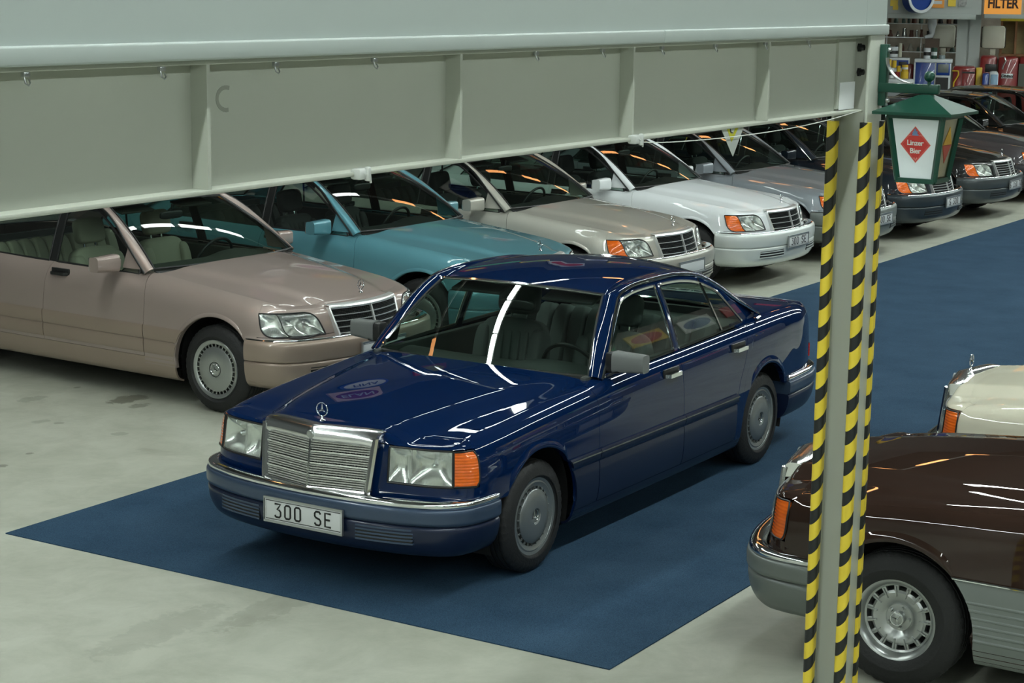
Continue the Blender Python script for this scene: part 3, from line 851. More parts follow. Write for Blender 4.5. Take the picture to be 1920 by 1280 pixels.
    sw.tube([wc+.197*(math.cos(t_)*e1+math.sin(t_)*e2) for t_ in a], .0135, 8, True)
    for t_ in (R(0), R(180), R(240), R(300)): sw.tube([wc+.195*(math.cos(t_)*e1+math.sin(t_)*e2), wc-e3*.0+.03*(math.cos(t_)*e1+math.sin(t_)*e2)+np.array([.03, 0, -.01])], .012, 6)
    sw.ell(tuple(wc+np.array([.03, 0, -.012])), (.07, .15, .12), .6, 10, 14); sw.tube([wc+np.array([.03, 0, -.01]), wc+np.array([.3, 0, -.1])], .025, 8)
    sw.build('steering_wheel', BLACKP, root)
    for y in (.375, -.375): seat(root, sp['seat_x'], y, .34, it, back=.58, pleats=it[0] != 'cream')
    m = mat('seat_'+it[0], it[1], .75)
    rs = MB().ell((sp['bench_x']+.22, 0, .44), (.56, 1.30, .22), .4)
    for k in range(10): rs.ell((sp['bench_x']-.05, (k-4.5)*.132, .72), (.20, .140, .60), .5, 12, 14, (0, -.3, 0))
    rs.build('rear_seat', m, root)
    sh_ = MB().box((sp['bench_x']-.42, 0, .93), (.5, 1.3, .03), .01)
    sh_.build('parcel_shelf', dm, root)
    mr = MB(); mx, mz = ws[2][0]-.02, ws[2][2]-.135
    mr.ell((mx, 0, mz), (.035, .25, .065), .5); mr.tube([(mx, 0, mz), (mx+.01, 0, mz+.09)], .008, 6); mr.build('interior_mirror', BLACKP, root)
    # sun visors
    sv_ = MB().box((mx-.10, .33, mz+.065), (.14, .36, .02), .008, (0, .25, 0)); sv_.build('sun_visor', dm, root); sv_.mir().build('sun_visor', dm, root)
    # cowl below the windscreen
    v = np.linspace(-1, 1, 21); B = edge(ws[0], ws[1])(v); Fh = np.concatenate([hcap[-1, ::-1]*np.array([1, -1, 1]), hcap[-1, 1:]])
    Fh = Fh[np.linspace(0, len(Fh)-1, 21).round().astype(int)]
    wv_ = np.linspace(0, 1, 4)[None, :, None]; G = (Fh-np.array([-.03, 0, .028]))[:, None]*(1-wv_)+(B-np.array([0, 0, .012]))[:, None]*wv_
    MB().grid(G, .01, flip=True).build('cowl_panel', BLACKP, root)
    # wipers
    # ---------------- mirrors, handles
    mm = pal.get('mirror', P)
    mxx, myy, mzz = sp['mirror']
    for sd in (1, -1):
        h_ = MB(); q = sp['mirror_size']
        G = []
        for f in np.linspace(0, 1, 9):      # lofted shell, tapering outwards and forwards
            k_ = 1-.16*f; xx_ = mxx+.01-.02*f
            n_ = 20; ring = []
            for j in range(n_):
                a_ = 2*math.pi*j/n_; e_ = .45; p_ = lambda c: math.copysign(abs(c)**e_, c)
                ring.append((xx_+p_(math.cos(a_))*q[0]/2*k_, myy-q[1]/2+q[1]*f, mzz+p_(math.sin(a_))*q[2]/2*k_))
            G.append(ring)
        h_.grid(np.array(G), wv=True, flip=True)
        o0 = len(h_.v)-20; h_.f.append(tuple(range(o0, o0+20))[::-1]); h_.f.append(tuple(range(o0-160, o0-140)))
        if sd < 0: h_ = h_.mir()
        mo = h_.build('door_mirror', mm, dF[0 if sd > 0 else 1], 50)
        g_ = MB().box((mxx-.012-q[0]/2*.96, sd*(myy+.005), mzz), (.012, q[1]*.86, q[2]*.74), .004); g_.build('mirror_glass', MIRRORG, mo)
        ft = MB()
        ft.prism(sp['mirror_foot'], lambda u, v_, d: (u, sd*(gy(u, v_)+d), v_), .012 if sd > 0 else -.01, -.01 if sd > 0 else .012)
        ft.box((mxx+.005, sd*(myy-q[1]/2-(.0 if old else .015)), mzz-.006), (q[0]*(.9 if old else .5), .10 if old else .07, q[2]*(.96 if old else .55)), .015)
        ft.build('mirror_foot', BLACKP if old else mm, mo)
    for (hx, hz), prt in zip(sp['handles'], (dF, dR)):
        y_ = float(b.yz(hx, hz)[1])
        for i_, sd in enumerate((1, -1)):
            hb = MB().box((hx+.005, sd*(y_+.004), hz+.004), (.20, .016, .05), .007).build('handle_recess', BLACKP, prt[i_])
            hh = MB()
            hh.sweep([(hx-.09, sd*(y_+.008), hz-.012), (hx-.075, sd*(y_+.034), hz-.012), (hx+.07, sd*(y_+.036), hz-.012), (hx+.088, sd*(y_+.01), hz-.012)], (0, 0, 1), [(-.006, -.012), (.006, -.012), (.008, 0), (.006, .012), (-.006, .012)])
            ho = hh.build('door_handle', CHROME if old else BLACKP, prt[i_])
    # ---------------- wheels
    for xw, tr in ((xf, sp['track'][0]), (xr, sp['track'][1])):
        for sd in (1, -1): wheel(root, xw, tr, sd, sp, sp['wheel'] if not pal.get('wheel') else pal['wheel'])
    # ---------------- hood star
    sx0, sz0 = sp['star']
    st = star_mesh(.036, .004); st.v = [(x+sx0, y, z+sz0+.062) for x, y, z in st.v]
    so = st.build('hood_star', CHROME, root)
    stand = MB().lathe([(.0, .0), (.017, 0), (.017, .004), (.010, .010), (.006, .020), (.004, .028), (0, .028)], 16, (sx0, 0, sz0), 'z'); stand.build('star_stand', CHROME, so)
    return root

# ------------------------------------------------------------------ front ends
def lamp_bowl(b, s0, s1, z0, z1, depth, n=18, m=12):
    a = np.linspace(0, 1, n); c = np.linspace(0, 1, m); S = lerp(s0, s1, a)[:, None]; Z = lerp(z0, z1, c)[None, :]
    P_ = b.sz(np.broadcast_to(S, (n, m)), np.broadcast_to(Z, (n, m)))
    d = depth*(1-np.abs(2*a-1)**2.6)[:, None]*(1-np.abs(2*c-1)**2.6)[None, :]+.004
    nr = b.nrm(np.broadcast_to((s0+s1)/2, (n, m)))
    return P_-nr*d[..., None]

def front_a(b, root, pal, sp, pan, sc):
    P = pal['paint']; zb = sp['z_bump']; zl0, zl1 = sp['z_lamp'], sp['z_lamp_top']; xl = sp['x_lamp']
    si, so, sl = float(b.sy(.425)), float(b.sy(.772)), float(b.sx(xl))
    se = b.sx(xl)
    sv = np.linspace(0, se, 40); g1 = b.sz(sv[:, None], np.linspace(zb-.05, zl0-.004, 6)[None, :])
    sv = np.linspace(0, si-.004, 16); g2 = b.sz(sv[:, None], np.linspace(zl0-.004, zl1, 8)[None, :])
    mb = MB()
    for g in (g1, g2): mb.grid(np.concatenate([(g*np.array([1, -1, 1]))[::-1], g[1:]]), .01)
    mb.build('front_panel', P, root)
    # headlamps
    for sd in (1, -1):
        sv = np.linspace(si, so, 26); zv = np.linspace(zl0, zl1-.006, 12)
        A = np.broadcast_to(sv[:, None], (26, 12)); Z = np.broadcast_to(zv[None, :], (26, 12))
        bul = .010*(1-np.abs(np.linspace(-1, 1, 26))**4)[:, None]*(1-np.abs(np.linspace(-1, 1, 12))**4)[None, :]
        G = b.sz(A, Z, .004)+b.nrm(A)*bul[..., None]
        le = MB().grid(G, .008)
        sm = lerp(si, so, .36)
        bw = MB().grid(lamp_bowl(b, si+.004, sm-.002, zl0+.006, zl1-.012, .045), 0).grid(lamp_bowl(b, sm+.002, so-.004, zl0+.006, zl1-.012, .065), 0)
        blb = MB(); pc = b.sz(lerp(sm, so, .5), (zl0+zl1)/2, -.06); blb.ell(tuple(pc), (.05, .03, .03), .9, 8, 10)
        loop = np.concatenate([G[:, 0], G[-1, 1:], G[::-1, -1][1:], G[0, ::-1][1:-1]])
        fr = MB().tube(loop-b.nrm(np.full(len(loop), (si+so)/2))*.002, .0055, 6, True)
        dv = b.sz(np.full(10, sm), np.linspace(zl0+.01, zl1-.014, 10), .004); dvd = MB().sweep(dv, b.nrm(np.full(10, sm)), [(-.002, -.04), (.002, -.04), (.002, .004), (-.002, .004)])
        sv2 = np.linspace(so+.006, sl, 18); zv2 = np.linspace(zl0+.004, zl1-.008, 10)
        A2 = np.broadcast_to(sv2[:, None], (18, 10)); Z2 = np.broadcast_to(zv2[None, :], (18, 10))
        q = np.abs(np.linspace(-1, 1, 10))[None, :]**5; edge_ = ss((np.linspace(0, 1, 18)[:, None]-.75)/.25); A2 = A2-.02*q*edge_
        G2 = b.sz(A2, Z2, .006); ind = MB().grid(G2, .014)
        lo2 = np.concatenate([G2[:, 0], G2[-1, 1:], G2[::-1, -1][1:], G2[0, ::-1][1:-1]]); fr2 = MB().tube(lo2, .005, 6, True)
        L = [le, bw, fr, dvd, ind, fr2, blb]
        if sd < 0: L = [q_.mir() for q_ in L]
        ho = L[1].build('headlamp_reflector', REFL, root)
        L[0].build('headlamp_lens', LENS, ho); L[2].build('headlamp_seal', BLACKP, ho); L[3].build('lamp_divider', REFL, ho); L[6].build('lamp_bulb', CHROME, ho)
        io = L[4].build('indicator_lamp', AMBER, root); L[5].build('indicator_seal', BLACKP, io)
    # grille
    gx0, z0, z1, z2 = sp['grille']        # front x at the foot, foot z, top of mesh z, top of shell z
    hwz = lambda z: lerp(.343, .372, (z-z0)/(z2-z0))
    gp = lambda y, z, off=0.: (gx0-.20*abs(y)-(z-z0)*.13+off, y, z)
    back = MB().grid(np.array([[gp(y, z, -.03) for z in np.linspace(z0+.005, z1+.01, 4)] for y in np.linspace(-.345, .345, 13)]), 0)
    go = back.build('grille', BLACK, root)
    sh = MB()
    rows = [(z1-.012, .0), (z1, .012), (z1+.012, .014), (z1+.032, .012), (z2-.014, .004), (z2-.004, -.010), (z2, -.03), (z2-.001, -.06), (z2-.006, -.09), (z2-.016, -.11)]
    ys = np.linspace(-1, 1, 33)
    G = np.array([[gp(y*hwz(min(z, z2))*(1.0 if o_ > -.02 else 1.0), z, o_) for z, o_ in rows] for y in ys])
    G[..., 2] -= (.012*np.abs(ys)**8)[:, None]
    for e_ in (0, -1):
        c_ = G[e_].copy(); c_[:, 2] = np.maximum(c_[:, 2]-.07, z1-.02); c_[:, 1] *= 1.012; c_[:, 0] -= .004
        G = np.concatenate([c_[None], G]) if e_ == 0 else np.concatenate([G, c_[None]])
    sh.grid(G, .012)
    for sd in (1, -1):
        pts = [gp(sd*hwz(z), z, .006) for z in np.linspace(z0, z1+.03, 12)]
        sh.sweep(pts, (.6, sd*.8, 0), [(-.016, -.09), (.014, -.02), (.017, .0), (.008, .014), (-.008, .014), (-.017, .002)])
        pts = [gp(sd*hwz(z1)*f, z0+.006, .008) for f in np.linspace(0, 1*(.343/.366), 8)]
        sh.sweep(pts, (1, 0, 0), [(-.010, -.05), (.010, -.05), (.010, .002), (0, .006), (-.010, .002)])
    sh.build('grille_shell', mat('bright_chrome', (.9, .91, .91), .14, 1.0), go)
    n = 19
    SL = mat('grille_slat', (.46, .47, .44), .35, .4)
    for k in range(n):
        z = lerp(z0+.022, z1-.016, k/(n-1)); hw_ = hwz(z)-.008
        if k in (4, 9, 14):
            mb = MB().sweep([gp(y, z, .004) for y in (-hw_, -hw_/2, -.001, .001, hw_/2, hw_)], (1, 0, 0), [(-.0045, -.02), (.0045, -.02), (.0045, .002), (-.0045, .002)]); mb.build('grille_bar', CHROME, go)
        else:
            mb = MB().sweep([gp(y, z, 0) for y in (-hw_, -hw_/2, -.001, .001, hw_/2, hw_)], (1, 0, 0), [(-.0032, -.02), (.0032, -.014), (.0028, .001), (-.0028, .001)]); mb.build('grille_slat', SL, go)
    vm = MB()
    for k in range(-20, 21):
        y = k*.0165
        if abs(y) > .33: continue
        vm.sweep([gp(y, z, -.014) for z in (z0+.012, z1)], (1, 0, 0), [(-.0018, -.012), (.0018, -.012), (.0018, 0), (-.0018, 0)])
    vm.build('grille_fins', SL, go)
    MB().sweep([gp(0, z, .006) for z in (z0, z1+.01)], (1, 0, 0), [(-.006, -.02), (.006, -.02), (.006, .004), (-.006, .004)]).build('grille_centre_bar', CHROME, go)
    bd = MB().lathe([(0, .006), (.020, .005), (.023, .002), (.023, -.01)], 24, (0, 0, 0), 'x'); c_ = gp(0, z1+.022, .013)
    bd.v = [(x+c_[0], y, z+c_[2]) for x, y, z in bd.v]; bd.build('grille_badge', SILVER, go)

def front_b(b, root, pal, sp, pan, sc):
    P = pal['paint']; zb = sp['z_bump']; zl0, zl1 = sp['z_lamp'], sp['z_lamp_top']; xl = sp['x_lamp']
    zt = zl1-.006
    Rc = .075
    def sin_(z):    # inner lamp edge: slanting, rounded at the top
        y = lerp(.462, .535, (z-zl0)/(zt-zl0)); k = np.clip((z-(zt-Rc))/Rc, 0, 1); return b.sy(y+Rc*1.2*(1-np.sqrt(np.maximum(0, 1-k**2))))
    def sout(z):
        f = (z-zl0)/(zt-zl0); k = np.clip((.45-f)/.45, 0, 1)
        return lerp(b.sx(xl+.05), b.sx(xl), np.clip(f, 0, 1))-.075*(1-np.sqrt(np.maximum(0, 1-k**2)))
    zrow = np.linspace(zl0, zt, 18)
    def lampgrid(f0, f1, n, off, zr=zrow):
        G = np.zeros((n, len(zr), 3))
        for j, z in enumerate(zr):
            sv = lerp(sin_(z), sout(z), np.linspace(f0, f1, n)); G[:, j] = b.sz(sv, np.full(n, z)+.0*sv, off)
        return G
    # body around the lamps
    sE = b.sx(xl)
    sv = np.linspace(0, sE, 40); g1 = b.sz(sv[:, None], np.linspace(zb-.05, zl0-.004, 6)[None, :])
    g2 = np.zeros((12, 18, 3))
    for j, z in enumerate(zrow): g2[:, j] = b.sz(lerp(0, sin_(z)-.004, np.linspace(0, 1, 12)), np.full(12, z))
    g3 = np.zeros((6, 18, 3))
    for j, z in enumerate(zrow): g3[:, j] = b.sz(lerp(sout(z)+.004, sE+.001, np.linspace(0, 1, 6)), np.full(6, z))
    zc_ = np.linspace(zt, zl1, 3); g4 = b.sz(np.linspace(0, sE, 30)[:, None], zc_[None, :])
    mb = MB().grid(g3, .008).both()
    for g in (g1, g2, g4): mb.grid(np.concatenate([(g*np.array([1, -1, 1]))[::-1], g[1:]]), .008)
    mb.build('front_panel', P, root)
    dv = sp['lamp_div']
    IND = AMBER if pal.get('amber', True) else LENS
    for sd in (1, -1):
        G = lampgrid(0, dv-.006, 20, .004); le = MB().grid(G, .008); G2 = lampgrid(dv+.006, 1, 14, .004); ind = MB().grid(G2, .012)
        full = lampgrid(0, 1, 30, .003); loop = np.concatenate([full[:, 0], full[-1, 1:], full[::-1, -1][1:], full[0, ::-1][1:-1]])
        fr = MB().tube(loop, .006, 6, True)
        zm = (zl0+zt)/2
        s0, s1 = float(sin_(zm)), float(sout(zm)); sm = lerp(s0, s1, dv)
        def bowl(f0, f1, depth):
            Gb = lampgrid(f0, f1, 18, -.004); m_ = Gb.shape[1]; a = np.linspace(-1, 1, 18); c = np.linspace(-1, 1, m_)
            d = depth*(1-np.abs(a)**2.6)[:, None]*(1-np.abs(c)**2.6)[None, :]; nr = b.nrm(lerp(s0, s1, (f0+f1)/2)); return Gb-nr*d[..., None]
        bw = MB().grid(bowl(0, dv*.5, .08), 0).grid(bowl(dv*.5, dv, .10), 0).grid(bowl(dv, 1, .05), 0)
        gd = lampgrid(dv, dv, 1, .006)[0]; dvd = MB().sweep(gd, b.nrm(np.full(len(gd), sm)), [(-.003, -.02), (.003, -.02), (.003, .002), (-.003, .002)])
        L = [le, ind, fr, bw, dvd]
        if sd < 0: L = [q.mir() for q in L]
        ho = L[3].build('headlamp_reflector', REFL, root); L[0].build('headlamp_lens', LENS, ho); L[2].build('headlamp_seal', BLACKP, ho)
        L[1].build('indicator_lens', IND, ho); L[4].build('lamp_divider', BLACKP, ho)
        if pal.get('amber', True) is False:
            wp = MB(); q0 = b.sz(lerp(s0, s1, .3), zl0-.012, .02); q1 = b.sz(lerp(s0, s1, .05), zl0+.01, .022); q2 = b.sz(lerp(s0, s1, .55), zl0+.0, .02)
            wp.tube([q2, q0, q1], .006, 6); wp = wp if sd > 0 else wp.mir(); wp.build('lamp_wiper', BLACKP, root)
    gx0, z0, z1, z2 = sp['grille']; hwz = lambda z: lerp(.350, .385, (z-z0)/(z2-z0))
    gp = lambda y, z, off=0.: (gx0-.17*y*y/.38-.03*abs(y)-(z-z0)*.34+off, y, z)
    go = MB().grid(np.array([[gp(y, z, -.012) for z in np.linspace(z0, z2, 4)] for y in np.linspace(-.365, .365, 21)]), 0).build('grille', BLACK, root)
    ys = np.linspace(-1, 1, 25)
    fr = MB()
    prof = [(-.009, -.04), (.009, -.04), (.009, .002), (0, .007), (-.009, .002)]
    loop = [gp(y*hwz(z2), z2, .004) for y in ys]+[gp(hwz(z), z, .004) for z in np.linspace(z2, z0, 8)[1:]]+[gp(y*hwz(z0), z0, .004) for y in ys[::-1]][1:]+[gp(-hwz(z), z, .004) for z in np.linspace(z0, z2, 8)[1:-1]]
    fr.sweep(loop, (1, 0, .3), prof, True)
    cp = np.array([[gp(y*hwz(z2), z2+dz, o_) for dz, o_ in ((-.012, .004), (.004, .008), (.016, .004), (.022, -.012), (.024, -.04))] for y in ys]); fr.grid(cp, .006)
    fr.build('grille_frame', mat('grille_bright', (.78, .79, .78), .28, .7), go)
    n = pal.get('bars', 4); GB = mat('grille_bright', (.78, .79, .78), .28, .7)
    for k in range(n):
        z = lerp(z0, z2-.015, (k+1)/(n+1)); hw_ = hwz(z)-.004
        MB().sweep([gp(y*hw_, z, .0) for y in np.linspace(-1, 1, 13)], (1, 0, 0), [(-.003, -.01), (.003, -.01), (.003, .003), (-.003, .003)]).build('grille_bar', GB, go)
    nn = 4*(n+1) if n < 6 else 2*(n+1)
    sl = MB()
    for k in range(1, nn):
        z = lerp(z0, z2-.015, k/nn); hw_ = hwz(z)-.004
        sl.sweep([gp(y*hw_, z, -.006) for y in np.linspace(-1, 1, 13)], (1, 0, 0), [(-.002, -.008), (.002, -.008), (.002, .002), (-.002, .002)])
    for k in range(-18, 19):
        if abs(k)*.02 < .34: sl.sweep([gp(k*.02, z, -.007) for z in (z0, z2)], (1, 0, 0), [(-.0015, -.008), (.0015, -.008), (.0015, .002), (-.0015, .002)])
    sl.build('grille_mesh', BLACKP, go)
    MB().sweep([gp(0, z, .002) for z in (z0, z2)], (1, 0, 0), [(-.007, -.012), (.007, -.012), (.007, .006), (-.007, .006)]).build('grille_centre_bar', GB, go)

# ------------------------------------------------------------------ the two saloon shapes
SP_A = dict(model='a', wb=2.935, rt=.312, zc=.32, tw=.205, rr=.212, RA=.378, front=front_a,
    outline=[(2.275, 0), (2.27, .12), (2.252, .32), (2.222, .52), (2.185, .68), (2.15, .76), (2.095, .825), (2.02, .862), (1.9, .882), (1.47, .897), (.8, .905), (0, .908), (-.8, .905), (-1.47, .895), (-1.95, .868), (-2.25, .835), (-2.42, .78), (-2.51, .70), (-2.565, .5), (-2.595, .25), (-2.605, .1), (-2.606, 0)],
    h=[(2.3, .80), (2.15, .812), (1.8, .848), (1.4, .882), (1.0, .912), (.6, .938), (.2, .955), (-.3, .968), (-1.0, .985), (-1.5, .995), (-2.0, .994), (-2.4, .975), (-2.7, .95)],
    zq=.15,
    Ds=[-.10, -.05, -.018, -.004, 0, .004, .004, .002, -.004, -.010, -.022, -.045, -.080, -.118, -.155],
    Zs=[.17, .19, .25, .34, .44, .54, (.33, 'q'), (.67, 'q'), (-.15, 'h'), (-.105, 'h'), (-.065, 'h'), (-.032, 'h'), (-.012, 'h'), (-.003, 'h'), (0, 'h')],
    Df=[-.10, -.05, -.02, -.01, 0, 0, -.005, -.010, -.016, -.021, -.026, -.032, -.05, -.095, -.155],
    Zf=[.17, .19, .25, .34, .44, .54, (.33, 'q'), (.67, 'q'), (-.15, 'h'), (-.10, 'h'), (-.055, 'h'), (-.02, 'h'), (-.003, 'h'), (.004, 'h'), (.010, 'h')],
    gap_f=F1([(.1, .835), (.5, .84), (.9, .835), (1.05, .82)]), gap_b=F1([(.1, -.215), (.54, -.215), (.81, -.204), (1.0, -.19)]),
    gap_r=F1([(.1, -1.0), (.30, -1.0), (.56, -1.0), (.66, -1.035), (.76, -1.10), (.87, -1.148), (1.05, -1.165)]),
    z_sill=.205, x_lamp=2.025, z_lamp=.603, z_lamp_top=.795, k_belt=12, y_corner=.772, y_corner_r=.66, z_bump=.545, x_pillar=.66,
    lip=[(0, -.03), (0, .007), (.008, .012), (.022, .011), (.038, .005), (.054, -.003)], lip0=30, lip1=139,
    cowl_x=.73, cowl_x0=.83, cowl_z0=.962, hood_hump=.02, bump=(.43, .66, .050, .010, .17), bump_k=11.2, bump_w=1.5,
    deck_x=-1.66, deck_x0=-1.74, deck_z0=1.022, deck_hump=.012, z_boot=.70,
    bump_out=[(2.385, 0), (2.38, .15), (2.355, .4), (2.305, .62), (2.235, .775), (2.15, .855), (2.05, .885), (1.875, .897)],
    bump_out_r=[(-1.84, .895), (-2.05, .888), (-2.30, .862), (-2.47, .80), (-2.565, .70), (-2.62, .45), (-2.645, .2), (-2.65, 0)],
    bump_prof=[('bumper', 'B', [(-.002, .508), (.012, .503), (.017, .49), (.017, .455), (.015, .43), (.006, .418), (-.002, .415)]),
               ('bumper_chrome', 'C', [(-.075, .535), (-.04, .546), (-.012, .545), (.004, .537), (.008, .522), (.004, .510), (-.006, .506)]),
               ('bumper_apron', 'L', [(-.004, .414), (.006, .405), (.005, .36), (-.008, .31), (-.03, .27), (-.06, .243), (-.11, .23)])],
    louvre=(.29, .66, (.32, .338, .356, .374, .392), .006), plate_x=2.402, plate_z=.395,
    clad=[('lower_cladding', 'CL', .262, .502, .003, 8), ('rub_strip', 'CL', .518, .574, .010, 6), ('rub_strip_chrome', 'C', .550, .560, .017, 3)],
    ws_trim=(.011, 'C'), drip=(.008, 'C'), win_trim=(.014, 'C'), frame_mat='P', pillar_mat='P',
    green=dict(side=(.808, .95, .30, .25), frame=.045,
        drip=[(.664, .815, .93), (.48, .765, 1.12), (.34, .71, 1.265), (.22, .67, 1.345), (.08, .655, 1.375), (-.3, .645, 1.388), (-.65, .643, 1.372), (-.90, .65, 1.325), (-1.05, .672, 1.265), (-1.3, .735, 1.125), (-1.50, .80, 1.02)], iA=3, iC=7,
        foot=[(-1.49, .815, 1.0), (-1.42, .822, .995)],
        ws=[(.80, 0, .955), (.69, .74, .945), (.30, 0, 1.372), (.235, .575, 1.348)], rw=[(-1.70, 0, 1.015), (-1.58, .67, 1.005), (-.96, 0, 1.395), (-.99, .57, 1.33)],
        crown=.052, w1=[[(.60, .95), (.42, 1.13), (.27, 1.29), (.20, 1.345)], [(-.25, .95), (-.265, 1.36)]], w2=[[(-.33, .95), (-.335, 1.36)], [(-1.31, .98), (-1.24, 1.04), (-1.02, 1.24), (-.88, 1.33)]],
        bars=[((-.955, .985), (-.845, 1.325))]),
    dash=(.40, .915), seat_x=-.05, bench_x=-1.0, mirror=(.56, .945, 1.028), mirror_size=(.10, .19, .125), mirror_foot=[(.63, .955), (.44, .96), (.45, 1.06), (.52, 1.06)],
    handles=[(-.05, .868), (-1.0, .88)], track=(.772, .764), wheel='flat', star=(2.235, .875), grille=(2.362, .535, .800, .868))

SP_B = dict(model='b', wb=3.04, ax=.065, rt=.330, zc=.335, tw=.225, rr=.213, RA=.39, front=front_b,
    outline=[(2.345, 0), (2.34, .12), (2.322, .32), (2.282, .54), (2.225, .70), (2.155, .80), (2.06, .868), (1.93, .907), (1.75, .925), (1.52, .934), (.8, .942), (0, .943), (-.8, .941), (-1.5, .93), (-2.0, .90), (-2.3, .865), (-2.48, .81), (-2.57, .72), (-2.62, .5), (-2.645, .25), (-2.652, .1), (-2.653, 0)],
    h=[(2.4, .797), (2.2, .812), (2.0, .836), (1.6, .878), (1.2, .920), (.85, .958), (.4, .975), (0, .982), (-.6, .99), (-1.3, 1.002), (-2.0, 1.0), (-2.4, .985), (-2.7, .96)],
    zq=.22,
    Ds=[-.10, -.05, -.018, -.004, 0, .004, .004, .001, -.006, -.014, -.032, -.062, -.10, -.138, -.175],
    Zs=[.18, .20, .25, .34, .44, .54, (.33, 'q'), (.67, 'q'), (-.22, 'h'), (-.16, 'h'), (-.10, 'h'), (-.05, 'h'), (-.016, 'h'), (.004, 'h'), (.016, 'h')],
    Df=[-.10, -.05, -.02, -.01, 0, 0, -.004, -.010, -.02, -.036, -.052, -.070, -.095, -.135, -.18],
    Zf=[.18, .20, .25, .34, .44, .54, (.33, 'q'), (.67, 'q'), (-.22, 'h'), (-.15, 'h'), (-.09, 'h'), (-.04, 'h'), (-.010, 'h'), (.002, 'h'), (.010, 'h')],
    gap_f=F1([(.1, .875), (.6, .88), (.85, .87), (.97, .83), (1.05, .80)]), gap_b=F1([(.1, -.235), (.6, -.235), (.9, -.215), (1.0, -.20)]),
    gap_r=F1([(.1, -1.04), (.30, -1.04), (.60, -1.06), (.72, -1.11), (.82, -1.2), (.92, -1.30), (1.05, -1.36)]),
    z_sill=.30, x_lamp=1.985, z_lamp=.617, z_lamp_top=.79, k_belt=12, y_corner=.80, y_corner_r=.66, z_bump=.605, x_pillar=.80,
    lip=[(0, -.04), (0, .0), (.005, .006), (.014, .007), (.024, .004), (.036, -.003)], lip0=38,
    cowl_x=.895, cowl_x0=1.015, cowl_z0=1.012, hood_hump=.03, bump=(.37, .60, .022, .012, .14), bump_k=11., bump_w=3.,
    deck_x=-1.86, deck_x0=-1.96, deck_z0=1.05, deck_hump=.012, z_boot=.72,
    bump_out=[(2.43, 0), (2.425, .15), (2.402, .4), (2.352, .62), (2.275, .79), (2.185, .875), (2.06, .925), (1.90, .943)],
    bump_out_r=[(-1.91, .945), (-2.1, .935), (-2.36, .90), (-2.53, .83), (-2.62, .72), (-2.675, .45), (-2.695, .2), (-2.70, 0)],
    bump_prof=[('bumper', 'B', [(-.07, .602), (-.03, .603), (-.004, .597), (.012, .58), (.019, .55), (.019, .48), (.014, .452), (.004, .446)]),
               ('bumper_chrome', 'C', [(-.06, .606), (-.03, .610), (-.014, .607), (-.008, .600)]),
               ('bumper_apron', 'L', [(.002, .444), (.012, .436), (.012, .40), (.004, .34), (-.012, .29), (-.04, .255), (-.09, .235), (-.14, .23)])],
    louvre=(.28, .72, (.338, .366, .394), .013), plate_x=2.462, plate_z=.475,
    clad=[('upper_cladding', 'CL', .492, .598, .007, 7), ('lower_cladding', 'CL', .382, .488, .004, 7)],
    ws_trim=(.010, 'K'), drip=(.008, 'K'), win_trim=(.012, 'K'), frame_mat='K', pillar_mat='K',
    green=dict(side=(.842, .97, .31, .18), frame=.04,
        drip=[(.80, .845, .965), (.56, .795, 1.17), (.36, .735, 1.325), (.20, .70, 1.405), (.05, .685, 1.43), (-.35, .677, 1.442), (-.8, .675, 1.425), (-1.08, .683, 1.375), (-1.25, .70, 1.31), (-1.5, .765, 1.15), (-1.74, .83, 1.03)], iA=3, iC=7,
        ws=[(.975, 0, 1.005), (.845, .785, 1.0), (.27, 0, 1.435), (.20, .615, 1.405)], rw=[(-1.92, 0, 1.04), (-1.80, .69, 1.03), (-1.14, 0, 1.445), (-1.17, .59, 1.38)],
        crown=.05, w1=[[(.73, .97), (.52, 1.17), (.34, 1.31), (.19, 1.395)], [(-.17, .97), (-.185, 1.41)]], w2=[[(-.265, .97), (-.27, 1.41)], [(-1.46, 1.0), (-1.40, 1.06), (-1.2, 1.27), (-1.07, 1.36)]],
        bars=[((-1.12, .995), (-1.02, 1.38))]),
    dash=(.52, .965), seat_x=-.0, bench_x=-1.05, mirror=(.54, 1.01, 1.035), mirror_size=(.12, .20, .135), mirror_foot=[(.765, .99), (.555, .99), (.565, 1.16), (.59, 1.16)],
    handles=[(-.07, .905), (-1.12, .92)], track=(.80, .795), wheel='holes', star=(2.235, .865), lamp_div=.66, grille=(2.405, .567, .79, .797))
SP_C = dict(SP_B); SP_C.update(win_trim=(.007, 'C'), drip=(.006, 'C'))

